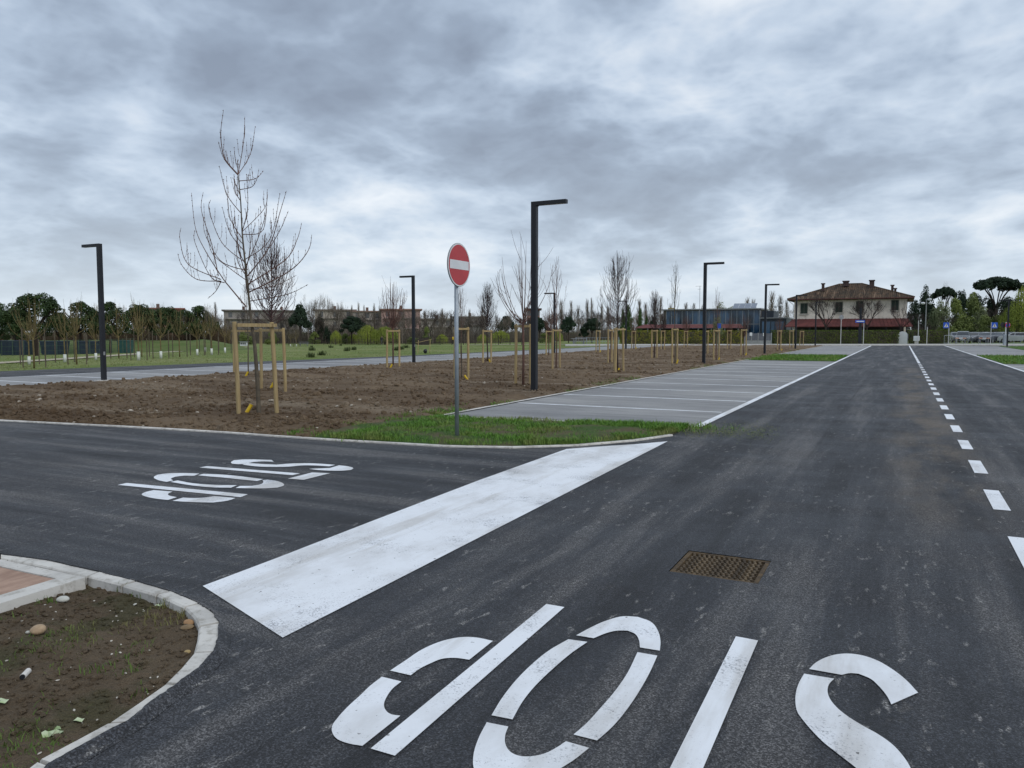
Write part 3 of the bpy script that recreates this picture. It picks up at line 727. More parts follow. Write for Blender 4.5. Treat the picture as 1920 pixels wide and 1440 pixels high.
# ------------------------------------------------------------------ ploughed soil bed
def soil_z(x, y, e):
    k = sstep(0, .5, e)
    return .004 + k * (.055 + .05 * (max(0, math.sin((y - .18 * x) * 1.9 + 1.3 * noise.noise(Vector((x * .15, y * .1, 9))))) ** 3 - .3) * (.5 + noise.noise(Vector((x * .2, y * .3, 3)))) + .05 * noise.fractal(Vector((x * .5, y * .22, 1)), 1.0, 2.0, 3) + .045 * abs(noise.noise(Vector((x * 1.9, y * 1.1, 4)))) + .030 * noise.noise(Vector((x * 5.0, y * 4.0, 7))) + .016 * noise.noise(Vector((x * 12, y * 11, 2))))
SX1 = BX - .10
def soil_edge(x, y): return min(x - SX, SX1 + .1 - x, y - kerb_y(x) - .07)
def soil_h(x, y): return soil_z(x, y, soil_edge(x, y))
def soil():
    nx, ny = 150, 330; vs = []; fs = []
    for j in range(ny + 1):
        t = (j / ny) ** 2.1
        for i in range(nx + 1):
            x = SX + .06 + (SX1 - SX - .06) * i / nx + .10 * (0 < i < nx) * (noise.noise(Vector((i * .7, j * .7, 0))))
            yf = kerb_y(x) + .070
            y = yf + (95.5 - yf) * t
            vs.append((x, y, soil_z(x, y, soil_edge(x, y))))
    for j in range(ny):
        for i in range(nx): a = j * (nx + 1) + i; fs.append((a, a + 1, a + nx + 2, a + nx + 1))
    me = bpy.data.meshes.new('soil_bed'); me.from_pydata(vs, [], fs); me.materials.append(SOIL); me.polygons.foreach_set('use_smooth', [True] * len(fs))
    tag(link('soil_bed', me), 'long bed of bare ploughed soil between the parking rows', None, None, 'structure')
    rg = random.Random(5); cm = MB(); pm = MB()
    for _ in range(26000):
        x = rg.uniform(SX + .1, SX1 - .05); yf = kerb_y(x) + .12; y = yf + (70 - yf) * rg.random() ** 2.6
        d = noise.noise(Vector((x * .6, y * .4, 6)))
        if d < rg.uniform(-.7, .2): continue
        r = .007 + abs(rg.gauss(0, .010)) * (3.6 if rg.random() < .14 else 1.9); cm.ico((x, y, soil_h(x, y) + r * .25), r, (1, rg.uniform(.6, 1), .75), .32, rg)
    for _ in range(260):
        x = rg.uniform(SX + .1, SX1 - .05); yf = kerb_y(x) + .12; y = yf + (60 - yf) * rg.random() ** 1.8
        r = .015 + abs(rg.gauss(0, .016)); pm.ico((x, y, soil_h(x, y) + r * .35), r, (1.1, .8, .6), .25, rg)
    tag(cm.obj('soil_clods', SOIL), 'crumbled clods of earth over the ploughed bed', None, None, 'stuff')
    tag(pm.obj('gravel', simple('field_stones', (.42, .38, .32), (.28, .24, .19), 8, .9)), 'scattered pale stones on the ploughed bed', None, None, 'stuff')
soil()
# grass corner by the no-entry sign
def lawn():
    nx, ny = 60, 34; vs = []; fs = []; X0, X1 = SX1 - .12, -3.02
    top = lambda x: 11.86 + (x - BX) / (LX - BX) * .52
    for j in range(ny + 1):
        for i in range(nx + 1):
            x = X0 + (X1 - X0) * i / nx; y0 = kerb_y(x) + .07; y1 = max(y0 + .02, top(x)); y = y0 + (y1 - y0) * j / ny
            e = min(y - y0, y1 - y, X1 - x); vs.append((x, y, .012 + .05 * sstep(0, .5, e) * (1 + .6 * noise.noise(Vector((x * 2, y * 2, 0))))))
    for j in range(ny):
        for i in range(nx): a = j * (nx + 1) + i; fs.append((a, a + 1, a + nx + 2, a + nx + 1))
    me = bpy.data.meshes.new('lawn_corner'); me.from_pydata(vs, [], fs); me.materials.append(LAWN); me.polygons.foreach_set('use_smooth', [True] * len(fs))
    tag(link('lawn_corner', me), 'green grass corner around the no-entry sign', None, None, 'structure')
    rg = random.Random(11); gm = MB(); cl = MB()
    for _ in range(46000):
        x = rg.uniform(X0 - .45, X1); y0 = kerb_y(x) + .08; y1 = top(x) - .03; y = rg.uniform(y0, max(y0, y1))
        if y1 < y0: continue
        if x < X0 + .3 and rg.random() < .75 + noise.noise(Vector((x, y * 1.3, 0))): continue
        d = noise.noise(Vector((x * 1.1, y * 1.3, 3))) + .5 * noise.noise(Vector((x * 3, y * 3, 9)))
        yl = (y - y0) / max(.1, y1 - y0)
        if d < -.30 + .55 * (1 - yl) * (x > -6.3) and rg.random() < .75: continue
        blade(gm, x, y, .03, rg.uniform(.03, .085) * (1 + .5 * d), rg.uniform(.003, .006), rg.uniform(.2, 1.0), rg.uniform(0, 6.28), rg)
    for (u, v, n, sx) in [(1290, 803, 260, .35), (1240, 808, 160, .3), (1205, 808, 120, .3), (1100, 826, 60, .15), (660, 828, 30, .25)]:
        gx, gy = G(u, v)
        for _ in range(n):
            x, y = gx + rg.gauss(0, sx), gy + rg.gauss(0, .10); blade(gm, x, y, .012, rg.uniform(.04, .12), .005, rg.uniform(.3, 1.2), rg.uniform(0, 6.28), rg)
    # strimmed grass lying on the asphalt
    for _ in range(2600):
        t = rg.random() ** 1.7; u = 1290 + t * 160 + rg.gauss(0, 12); v = 806 + t * 6 + rg.gauss(0, 6 + 3 * t); x, y = G(u, v); z = rg.uniform(.012, .022); a = rg.uniform(0, 6.28); L = rg.uniform(.02, .07)
        dx, dy = math.cos(a) * L, math.sin(a) * L; sx, sy = -math.sin(a) * .004, math.cos(a) * .004
        cl.add([(x - sx, y - sy, z), (x + sx, y + sy, z), (x + dx, y + dy, z + rg.uniform(0, .02))], [(0, 1, 2)])
    # strips of green along the back of the bays and round the lamp
    for _ in range(7000):
        y = 12 + 62 * rg.random() ** 2.2; x = SX1 + .05 - abs(rg.gauss(0, .22))
        if noise.noise(Vector((x * .8, y * .45, 1))) < .08 and y > 13: continue
        blade(gm, x, y, soil_h(x, y) - .01, rg.uniform(.025, .07), .005, rg.uniform(.3, 1.0), rg.uniform(0, 6.28), rg)
    tag(gm.obj('grass', BLADE1), 'short green grass blades of the corner lawn', None, None, 'stuff')
    tag(cl.obj('grass_clippings', m_blade('clippings', (.10, .14, .03), (.17, .19, .06), (.13, .12, .05))), 'cut grass scattered over the asphalt beside the lawn', None, None, 'stuff')
    # grass strips between bay blocks
    STRIP = simple('strip_grass', (.045, .098, .014), (.070, .125, .022), 1.2, .95, .2, bump=.8, bscale=9)
    def strip(x0, x1, y0, y1, label, n):
        rect('lawn_strip', x0, x1, y0, y1, .02, STRIP, label); g2 = MB()
        for _ in range(n):
            x, y = rg.uniform(x0, x1), rg.uniform(y0, y1); blade(g2, x, y, .018, rg.uniform(.05, .13), .014, rg.uniform(.1, .8), rg.uniform(0, 6.28), rg)
        tag(g2.obj('grass', BLADE1), 'grass blades of the ' + label.split('green ')[1], None, None, 'stuff')
    strip(SX1, LX - .1, 43.22, 54.18, 'green grass strip left of the lane between bay blocks', 5000)
    strip(RX + .1, 9.2, 43.32, 58.48, 'green grass strip right of the lane between bay blocks', 4000)
    strip(9.22, 30, 40, 97, 'green verge right of the far bays', 3000)
lawn()

# ------------------------------------------------------------------ no-entry sign
def no_entry():
    x, y = G(857, 825)
    t = thing('no_entry_sign', 'round red no-entry sign with white bar on a grey steel pole', 'road sign', (x, y, .03))
    m = MB(); m.tube([(0, 0, -.1), (0, 0, 2.72)], .030, 16); m.tube([(0, 0, 2.72), (0, 0, 2.725)], .031, 16); m.obj('pole', GALV, t, True)
    d = thing_part('disc', t, (.045, 0, 2.46))
    def disc(r, x0, x1, n=48):
        q = MB(); V = [(x0, r * math.cos(2 * math.pi * i / n), r * math.sin(2 * math.pi * i / n)) for i in range(n)] + [(x1, r * math.cos(2 * math.pi * i / n), r * math.sin(2 * math.pi * i / n)) for i in range(n)]
        q.add(V, [(i, (i + 1) % n, n + (i + 1) % n, n + i) for i in range(n)] + [tuple(range(n, 2 * n)), tuple(range(n - 1, -1, -1))]); return q
    b0 = disc(.305, -.012, .004); o = b0.obj('disc', GREYM, t); o.location = (.045, 0, 2.46)
    w = disc(.300, .004, .006); w.obj('white_rim', WHITE, o)
    r = disc(.283, .006, .008); r.obj('red_face', RED, o)
    bar = MB(); bar.box(.008, .010, -.258, .258, -.062, .062); bar.obj('white_bar', WHITE, o)
    for zz in (-.13, .10):
        k = MB(); k.box(-.035, -.012, -.05, .05, zz, zz + .03); k.obj('clamp', GALV, o)
def thing_part(*a): return None
no_entry()

# ------------------------------------------------------------------ street lamps
def lamp_mesh():
    h, a, w = 4.75, .86, .068
    m = MB(); m.box(-w, w, -w, w, -.3, h); p = m.mesh('post', BLACK)
    m = MB(); m.box(w + .0005, a, -w, w, h - .095, h); m.box(w + .0005, w + .02, -w + .004, w - .004, h - .11, h - .095); q = m.mesh('arm', BLACK)
    m = MB(); m.box(.28, a - .05, -w * .7, w * .7, h - .099, h - .0953); l = m.mesh('light_panel', simple('lamp_lens', (.30, .30, .28), None, 3, .3))
    m = MB(); m.bbox(-.22, .22, -.22, .22, -.2, .03, .01); f = m.mesh('footing', CONC2)
    m = MB(); m.box(-w - .003, -w + .001, -.035, .035, .9, 1.02); hd = m.mesh('hatch', GREYM)
    return p, q, l, f, hd
LM = lamp_mesh()
def lamp(x, y, rz, label, group, h=1.0):
    t = thing('street_lamp', label, 'street lamp', (x, y, .0), rz, group)
    for nm, me in zip(('post', 'arm', 'light_panel', 'footing', 'hatch'), LM):
        o = link(nm, me, t)
        if nm == 'arm': A = o
    return t
ROW_R = [G(1003, 738), (-8.2, 36.2), (-8.2, 54.2), (-8.2, 71.2), (-8.2, 88.5)]
NR = ['tallest looking black lamp post, beside the front corner of the paved bays', 'black lamp post second along the back of the left bays', 'black lamp post third along the left bays, before the gate', 'black lamp post fourth along the left bays, left of the house', 'smallest black lamp post of the left bays, in front of the house']
for (x, y), l in zip(ROW_R, NR): lamp(x - .02, y, 0, l, 'lamp posts along the left bays')
ROW_L = [G(195, 714), G(776, 681), (-21.9, 50.0), (-21.8, 65.6)]
NL = ['black lamp post at far left with its arm pointing left', 'black lamp post left of the no-entry sign at the far bays', 'black lamp post of the far bays just right of the tallest lamp', 'smallest black lamp post of the far bays before the hedge']
for (x, y), l in zip(ROW_L, NL): lamp(x, y, math.pi, l, 'lamp posts along the far bays').scale = (.9, .9, .905)
x, y = 9.52, 91.4
t = thing('street_lamp', 'black lamp post with two opposite arms right of the parked cars', 'street lamp', (x, y, 0))
link('post', LM[0], t); link('arm', LM[1], t); link('arm', LM[1], t, (0, 0, 0), math.pi); link('footing', LM[3], t)

# ------------------------------------------------------------------ young trees with stakes
def bez(P, n=8):
    # smooth polyline through control points
    P = [Vector(p) for p in P]; out = []
    if len(P) == 2: return [P[0].lerp(P[1], i / n) for i in range(n + 1)]
    for i in range(len(P) - 1):
        p0 = P[max(i - 1, 0)]; p1 = P[i]; p2 = P[i + 1]; p3 = P[min(i + 2, len(P) - 1)]
        for k in range(n if i == len(P) - 2 else n):
            t = k / n
            out.append(.5 * ((2 * p1) + (-p0 + p2) * t + (2 * p0 - 5 * p1 + 4 * p2 - p3) * t * t + (-p0 + 3 * p1 - 3 * p2 + p3) * t ** 3))
    out.append(P[-1]); return out
def taper(n, a, b): return [a + (b - a) * i / (n - 1) for i in range(n)]
def buds(m, pts, rg, st, r):
    acc = 0
    for a, c in zip(pts, pts[1:]):
        acc += (c - a).length
        if acc > st:
            acc = 0; m.ico(c + Vector((rg.uniform(-1, 1), rg.uniform(-1, 1), .4)) * r * .4, r, (1, 1, 1.5), .2, rg)
def tree_a():
    # branch paths in metres (across the view, depth, height) read from the photograph
    rg = random.Random(21); S = 3.272 * 103.9
    q = lambda x, y: ((300 + x / 3.272 - 486) / 103.9, (783 - 200 - y / 3.272) / 103.9 - .05)
    tr = MB(); cr = MB()
    T = [(.0, -.05), (-.03, .6)] + [q(*p) for p in [(585, 1440), (572, 1330), (565, 1200), (550, 980), (535, 800), (525, 600), (510, 440)]]
    dep = lambda z: .04 * math.sin(z * 1.7)
    tp = bez([(x, dep(z), z) for x, z in T], 5)
    k = len(tp); tr.tube(tp, [.034 * (1 - i / k) ** 1.5 + .009 for i in range(k)], 8)
    BR = [[(545, 1235), (440, 1110), (400, 1060), (300, 900), (240, 760), (220, 550)], [(400, 1070), (200, 980), (150, 830), (155, 760)], [(400, 1080), (250, 1070), (160, 990), (130, 915)], [(385, 1050), (345, 860), (285, 660), (295, 548)],
      [(550, 1015), (390, 960), (290, 800), (275, 695)], [(545, 965), (430, 850), (372, 660), (395, 595)], [(525, 670), (440, 560), (395, 395)], [(538, 830), (470, 700), (462, 525)], [(555, 985), (640, 830), (700, 690), (712, 640)],
      [(560, 1050), (690, 880), (760, 670), (800, 540)], [(560, 1100), (770, 950), (825, 830), (840, 730)], [(560, 1150), (800, 1020), (905, 900), (922, 800)], [(560, 1130), (740, 1110), (895, 1045)], [(570, 1200), (800, 1160), (935, 1100)],
      [(538, 780), (640, 650), (646, 560)], [(532, 790), (595, 640), (612, 445)], [(540, 800), (645, 770), (662, 530)], [(518, 478), (580, 465), (607, 418)], [(522, 530), (585, 512), (615, 450)], [(520, 560), (470, 505), (430, 462)], [(526, 600), (488, 540), (482, 455)],
      [(560, 1060), (478, 950), (465, 780)], [(400, 1080), (360, 1140), (305, 1185)], [(545, 1020), (480, 870), (462, 770)], [(510, 440), (445, 340), (437, 200), (466, 62)], [(510, 440), (522, 250), (515, 98)], [(510, 440), (560, 320), (575, 158)], [(510, 445), (465, 350), (458, 245)], [(510, 440), (497, 380), (492, 350)],
      [(555, 1010), (610, 850), (605, 650)], [(555, 990), (500, 880), (470, 640)], [(560, 1080), (470, 1010), (360, 910), (340, 770)], [(560, 1120), (640, 1000), (650, 780)], [(555, 1150), (520, 1050), (500, 900)], [(545, 900), (430, 790), (365, 640)], [(540, 860), (470, 790), (432, 630)], [(550, 950), (700, 830), (765, 560)], [(700, 880), (760, 770), (805, 660)], [(420, 1090), (330, 1050), (240, 850), (237, 780)]]
    for i, P in enumerate(BR):
        L = [q(*p) for p in P]; d0 = dep(L[0][1]); side = rg.uniform(-.55, .55); ln = len(L)
        if i < 4 or i in (22, 38): side = rg.choice((-.25, .35, .1))
        pts = bez([(x * (1 + side * (j / (ln - 1)) ** .8 / 13.9), d0 + side * (j / (ln - 1)) ** .8, 1.5 + (z - 1.5) * (1 + side * (j / (ln - 1)) ** .8 / 13.9)) for j, (x, z) in enumerate(L)], 7)
        r0 = .0125 if i in (0, 9, 10, 11, 24) else .008
        cr.tube(pts, taper(len(pts), r0, .0030), 4); buds(cr, pts[3:], rg, .075, .0085)
        for _ in range(5):
            j = rg.randrange(3, max(5, int(len(pts) * .62))); a = pts[j]; d = (pts[j + 1] - a).normalized()
            L_ = rg.uniform(.10, .34); sx_, sy_ = rg.uniform(-.28, .28), rg.uniform(-.28, .28)
            e = a + Vector((sx_ + d.x * .15, sy_ + d.y * .15, .95)) * L_
            tw = bez([a, a + Vector((sx_ * 1.1, sy_ * 1.1, .35)) * (L_ * .5), e], 3); cr.tube(tw, taper(len(tw), .0040, .0025), 3); buds(cr, tw[2:], rg, .07, .0075)
    return tr.mesh('trunk', BARKG, True), cr.mesh('crown', BARK)
def flame(seed, H, th, w, n, r0, mat, tw=5, lean=0.0, pw=1.0):
    rg = random.Random(seed); tr = MB(); cr = MB()
    tp = [Vector((lean * (z / H) + .02 * math.sin(z * 2 + seed), .02 * math.cos(z * 1.7 + seed), z)) for z in [H * i / 14 for i in range(15)]]
    tp[0].z = -.05; k = len(tp); tr.tube(tp, [r0 * (1 - .86 * i / (k - 1)) for i in range(k)], 7)
    for i in range(n):
        f = (i + rg.random()) / n; z0 = th + (H * .80 - th) * f ** pw
        a = i * 2.4 + rg.uniform(-.4, .4); rr = w * (.18 + .82 * (1 - f) ** .9) * rg.uniform(.5, 1.1)
        ln = (H - z0) * rg.uniform(.38, .80) * (1 - .55 * min(1, rr / w) * (1 - f)) + .12; dx, dy = math.cos(a), math.sin(a)
        j = min(k - 2, int(z0 / H * (k - 1))); p0 = tp[j].lerp(tp[j + 1], z0 / H * (k - 1) - j)
        pts = bez([p0, p0 + Vector((dx * rr * .5, dy * rr * .5, ln * .22)), p0 + Vector((dx * rr * .9, dy * rr * .9, ln * .6)), p0 + Vector((dx * rr, dy * rr, ln))], 4)
        cr.tube(pts, taper(len(pts), r0 * .30 * (1 - .4 * f), .0035), 3)
        for _ in range(tw):
            q = rg.randrange(3, len(pts) - 1); c = pts[q]
            e = c + Vector((dx * rg.uniform(-.1, .35) + rg.uniform(-.15, .15), dy * rg.uniform(-.1, .35) + rg.uniform(-.15, .15), rg.uniform(.25, .75))) * (ln * .45)
            t2 = bez([c, c.lerp(e, .5) + Vector((dx, dy, 0)) * .03, e], 3); cr.tube(t2, taper(len(t2), r0 * .11, .0028), 3)
    return tr.mesh('trunk', mat, True), cr.mesh('crown', mat)
def vase(seed, H, th, w, n, r0, mat, tw=3):
    rg = random.Random(seed); tr = MB(); cr = MB()
    tr.tube([(0, 0, -.05), (.01, 0, th * .5), (0, .01, th), (.01, 0, th + .12)], [r0, r0 * .9, r0 * .85, r0 * .7], 7)
    for i in range(n):
        a = i * 2.4 + rg.uniform(-.5, .5); rr = w * (rg.uniform(.45, 1.05) if i % 4 else .15); hh = (H - th) * (rg.uniform(.82, 1.03) - .28 * (rr / w) ** 2); dx, dy = math.cos(a), math.sin(a)
        b = Vector((0, 0, th + rg.uniform(-.05, .25)))
        pts = bez([b, b + Vector((dx * rr * .45, dy * rr * .45, hh * .22)), b + Vector((dx * rr * .85, dy * rr * .85, hh * .62)), b + Vector((dx * rr, dy * rr, hh))], 5)
        cr.tube(pts, taper(len(pts), r0 * .42, .0035), 4)
        for _ in range(tw):
            q = rg.randrange(3, len(pts) - 3); c = pts[q]
            e = c + Vector((rg.uniform(-.4, .4) + dx * .1, rg.uniform(-.4, .4) + dy * .1, rg.uniform(.5, 1.0))) * (hh * .42)
            t2 = bez([c, c.lerp(e, .45) + Vector((dx * .05, dy * .05, 0)), e], 3); cr.tube(t2, taper(len(t2), r0 * .18, .003), 3)
    return tr.mesh('trunk', mat, True), cr.mesh('crown', mat)
TREES = {'A': tree_a(), 'B': flame(2, 4.05, 1.62, .80, 110, .032, BARKR, 6), 'J': flame(9, 4.4, 1.5, .85, 95, .036, BARKD, 5, -.05), 'G': flame(14, 4.1, 1.5, .62, 100, .038, BARKD, 5),
  'S': flame(31, 4.9, 1.7, .50, 22, .034, BARK, 3), 'K': flame(37, 4.7, 1.8, .42, 18, .034, BARKG, 3, -.1), 'H': vase(5, 3.85, 1.66, .80, 18, .036, BARK, 2), 'D': vase(8, 3.6, 1.5, .62, 34, .036, BARK, 2),
  'V1': vase(41, 3.1, 1.15, .95, 13, .040, BARKY, 4), 'V2': vase(43, 2.9, 1.2, .85, 13, .038, BARKY, 4), 'V3': vase(47, 2.6, 1.1, 1.0, 12, .036, BARKY, 5)}
def tree(kind, x, y, label, group, rz=0, sc=1.0, z=None, name='young_tree'):
    t = thing(name, label, 'tree', (x, y, soil_h(x, y) if z is None else z), rz, group); t.scale = (sc,) * 3
    link('trunk', TREES[kind][0], t); link('crown', TREES[kind][1], t); return t
def stake_meshes():
    out = []
    for s in range(3):
        rg = random.Random(s); m = MB(); n = 8; h = 1.66
        pts = [(0, 0, -.25), (rg.uniform(-.006, .006), .004, .5), (rg.uniform(-.008, .008), 0, 1.1), (0, 0, h - .012), (0, 0, h)]
        m.tube(pts, [.041, .041, .040, .039, .034], 10); out.append(m.mesh('post', WOOD, False))
    m = MB(); m.bbox(-.5, .5, -.018, .018, -.03, .03, .004); bar = m.mesh('crossbar', WOOD)
    m = MB()
    for i in range(14):
        a, c = i / 14 * 6.28, (i + 1) / 14 * 6.28
        m.tube([(.055 * math.cos(a), .075 * math.sin(a), .01 * math.sin(2 * a)), (.055 * math.cos(c), .075 * math.sin(c), .01 * math.sin(2 * c))], .014, 4, False)
    tie = m.mesh('tie', GREEN_TIE)
    m = MB(); m.tube([(0, 0, -.08), (0, 0, .16)], .034, 12, False); m.tube([(0, 0, .16), (0, 0, .06)], .029, 12, False); pipe = m.mesh('irrigation_pipe', YELLOW, True)
    return out, bar, tie, pipe
STK, BARM, TIEM, PIPEM = stake_meshes()
def frame(p, q, label, h=1.0, lean=(0, 0), third=None):
    c = ((p[0] + q[0]) / 2, (p[1] + q[1]) / 2); d = math.dist(p, q); rz = math.atan2(q[1] - p[1], q[0] - p[0])
    t = thing('tree_stake_frame', label, 'tree stake', (c[0], c[1], soil_h(*c) - .02), rz, 'wooden stake frames around the young trees')
    hh = 1.66 * h
    for s, ln in ((-1, lean[0]), (1, lean[1])):
        o = link('post', STK[rnd.randrange(3)], t, (s * d / 2, 0, 0), rnd.uniform(0, 6), (1, 1, h)); o.rotation_euler = (rnd.uniform(-.015, .015), ln, 0)
    link('crossbar', BARM, t, (0, -.058, hh - .06), 0, (d + .02 + .0, 1, 1)); link('tie', TIEM, t, (.0, .02, hh - .06))
    if third is not None:
        M = Matrix.Rotation(-rz, 2); v = M @ (Vector(third) - Vector(c)); o = link('post', STK[1], t, (v.x, v.y, 0), 1.3, (1, 1, h))
        b = link('crossbar', BARM, t, (v.x / 2 - d / 4, v.y / 2 + .03, hh - .14), math.atan2(v.y, v.x + d / 2), (math.hypot(v.x + d / 2, v.y), 1, 1))
    return t
def pipe(x, y, tilt, az, label):
    o = link('irrigation_pipe', PIPEM, None, (x, y, soil_h(x, y))); o.rotation_euler = (0, tilt, az); tag(o, label, 'pipe', 'yellow irrigation pipes'); return o
TG = 'young staked trees in the soil bed'
# camera right vector in plan, for tree A whose outline was traced
t = tree('A', *G(486, 783), 'tallest bare tree with wide upswept reddish branches at the front of the soil', TG, PSI)
frame(G(448, 785), G(519, 780), 'nearest wooden stake frame with a green tie, around the tallest tree', 1.0, (-.02, -.035))
pipe(*G(463, 782), .55, PSI + .3, 'nearest yellow pipe sticking out of the soil')
x, y = G(513, 734); tree('B', x, y, 'dense dark upright tree just behind the tallest tree', TG, 1.0)
frame(G(490, 733), G(535, 737), 'second stake frame, directly behind the nearest one', .98)
pipe(*G(508, 732), .5, PSI, 'yellow pipe behind the right post of the nearest stake frame')
x, y = (-20.4, 19.9); tree('K', x, y, 'slim bare tree in the far soil row seen between the two nearest frames', TG, 2.0, .7)
frame(G(439, 703), G(490, 704), 'stake frame of the far soil row seen through the nearest frame', .95)
pipe(*G(461, 709), .5, PSI, 'yellow pipe of the far soil row seen between the nearest frame posts')
x, y = G(737, 689); tree('D', x, y, 'round headed bare tree left of the second far lamp', TG, .5)
frame(G(726, 692), G(749, 691), 'stake frame left of the second far lamp', .96)
pipe(*G(732, 693), .5, PSI, 'yellow pipe at the frame left of the second far lamp')
x, y = G(865, 684); tree('S', x, y, 'slim bare tree right behind the no-entry pole', TG, 3.0, .78)
x, y = G(866, 713); frame(G(853, 714), G(878, 713), 'stake frame partly hidden by the no-entry pole', 1.0); tree('K', x, y, 'thin bare sapling hidden behind the no-entry pole', TG, 1.0, .6)
pipe(*G(876, 714), -.6, PSI, 'yellow pipe just right of the no-entry pole')
x, y = G(914, 680); tree('G', x, y, 'narrow dark flame shaped tree between the sign and the big lamp', TG, .2, .97)
frame(G(905.5, 684), G(921, 683), 'stake frame under the narrow flame shaped tree', .95)
pipe(*G(919, 683), -.4, PSI, 'yellow pipe under the narrow flame shaped tree')
x, y = G(981, 727); tree('H', x, y, 'fan shaped bare tree with long straight shoots beside the tallest lamp', TG, 1.2)
frame(G(967, 726), G(994, 727), 'stake frame touching the tallest lamp on its left', 1.03)
pipe(*G(996, 727), .12, PSI, 'yellow pipe hidden at the foot of the tallest lamp')
x, y = G(1043, 693); tree('S', x, y, 'tall slim bare tree right behind the tallest lamp', TG, .8, .93)
frame(G(1036, 696), G(1050, 694), 'stake frame just right of the tallest lamp', .95)
x, y = G(1029, 668); tree('D', x, y, 'distant bare sapling behind the lamp of the far bays', TG, 2.0, .85); frame(G(1024, 669), G(1035, 668), 'orange toned stake frame right of the tallest lamp in the far row', .95)
x, y = G(1158, 698); tree('J', x, y, 'broad dark flame shaped tree in the middle of the soil bed', TG, .4, 1.04)
frame(G(1154, 702), G(1169, 700), 'three post stake frame under the broad flame shaped tree', 1.0, (.02, -.05), G(1152, 697))
pipe(*G(1159, 701), .2, PSI, 'yellow pipe under the broad flame shaped tree')
x, y = G(1144, 681); tree('S', x, y, 'thin bare tree left behind the broad flame shaped tree', TG, 1.5, .72); frame(G(1140, 682), G(1147, 681), 'stake frame left behind the broad flame shaped tree', 1.0)
FARS = [((1121, 661), 'K', .65), ((1188, 655), 'D', .8), ((1227, 673), 'G', .95), ((1243, 657), 'G', .75), ((1265, 684), 'K', 1.02), ((1286, 652), 'D', .85), ((1324, 664), 'K', .62), ((1343, 676), 'S', .80), ((1367, 655), 'D', .8), ((1394, 668), 'D', .72), ((1461, 658), 'D', .7), ((1484, 653), 'K', .5), ((1503, 648), 'D', .5)]
ORD = ['first', 'second', 'third', 'fourth', 'fifth', 'sixth', 'seventh', 'eighth', 'ninth', 'tenth', 'eleventh', 'twelfth', 'thirteenth']
DESC = {'K': 'slim bare', 'D': 'round headed bare', 'G': 'narrow dark', 'S': 'tall thin'}
for i, ((u, v), kd, s) in enumerate(FARS):
    x, y = G(u, v); tree(kd, x, y, '%s small distant staked tree right of the broad flame tree, %s from left' % (DESC[kd], ORD[i]), TG, i * 1.3, s)
    d = fwd((x, y)); w = 9 if v > 665 else 6
    frame(G(u - w / 2 - .5, v + .8), G(u + w / 2, v + .5), 'small distant stake frame right of the broad flame tree, %s from left' % ORD[i], .98)
    if i in (0, 1, 4, 7, 9, 10): pipe(*G(u + 4, v + 1), .35, PSI, 'small yellow pipe at the %s distant frame from left' % ORD[i])

# ------------------------------------------------------------------ foliage kinds (unit size: half width 1, height 1)
def leaf(m, p, nrm, s, rg, asp=1.0):
    n = (nrm + Vector((rg.uniform(-1, 1), rg.uniform(-1, 1), rg.uniform(-1, 1))) * .9).normalized()
    a = n.orthogonal().normalized(); b = n.cross(a); t = rg.uniform(0, 6.28); a, b = a * math.cos(t) + b * math.sin(t), b * math.cos(t) - a * math.sin(t)
    w, l = s * rg.uniform(.5, .9), s * rg.uniform(.8, 1.3)
    if asp != 1.0: a = Vector((a.x, a.y, a.z / asp)); b = Vector((b.x, b.y, b.z / asp))
    m.add([p - a * w, p + b * l * .6 - a * w * .2, p + a * w, p - b * l * .6 + a * w * .2], [(0, 1, 2, 3)])
def lobes_mesh(name, seed, lobes, n, s, mat, asp=2.7):
    rg = random.Random(seed); m = MB(); wts = [l[3] * l[5] for l in lobes]; n = int(n * 1.9); s = s * .86
    for _ in range(n):
        cx, cy, cz, rx, ry, rz = rg.choices(lobes, wts)[0]
        d = Vector((rg.gauss(0, 1), rg.gauss(0, 1), rg.gauss(0, 1) + .25)).normalized(); k = rg.uniform(.55, 1.04) ** .6
        leaf(m, Vector((cx + d.x * rx * k, cy + d.y * ry * k, cz + d.z * rz * k)), Vector((d.x, d.y, d.z + .4)), s, rg, asp)
    o = m.v
    m.v = [(x, y, z) for x, y, z in o]
    return m.mesh(name, mat)
def dome_lobes(seed, n, z0, z1, R0=1.0, r=(.22, .38), flat=1.0):
    rg = random.Random(seed); L = []
    for i in range(n):
        f = rg.random(); z = z0 + (z1 - z0) * f; rad = R0 * math.sqrt(max(.05, 1 - f ** 1.6)) * (math.sqrt(rg.random()) if i % 2 else rg.uniform(.85, 1.08)); a = rg.uniform(0, 6.28); q = rg.uniform(*r)
        L.append((math.cos(a) * rad * (1 - q * .6), math.sin(a) * rad * (1 - q * .6), z * .9 + .02, q, q, q * (z1 - z0) * .62 * flat))
    return L
PINE = m_leaf('pine_needles', (.042, .072, .020), (.015, .032, .011), 3.0, .3)
PINEB = m_leaf('blue_pine_needles', (.026, .048, .024), (.010, .022, .013), 3.0, .3)
WILL = m_leaf('willow_leaves', (.27, .31, .045), (.17, .21, .032), 1.5, .35, (.09, .13, .03))
SPRING = m_leaf('spring_leaves', (.18, .22, .055), (.105, .14, .036), 1.6, .4, (.10, .13, .06))
PALEL = m_leaf('pale_spring_leaves', (.19, .22, .11), (.125, .155, .075), 1.6, .3)
CON = m_leaf('cypress_leaves', (.055, .110, .022), (.028, .060, .014), 2.0, .3)
HEDG = m_leaf('hedge_leaves', (.085, .110, .018), (.042, .062, .012), 1.1, .0)
HEDY = m_leaf('yellow_hedge_leaves', (.20, .19, .022), (.060, .080, .014), 1.6, .0)
CROWN = {}
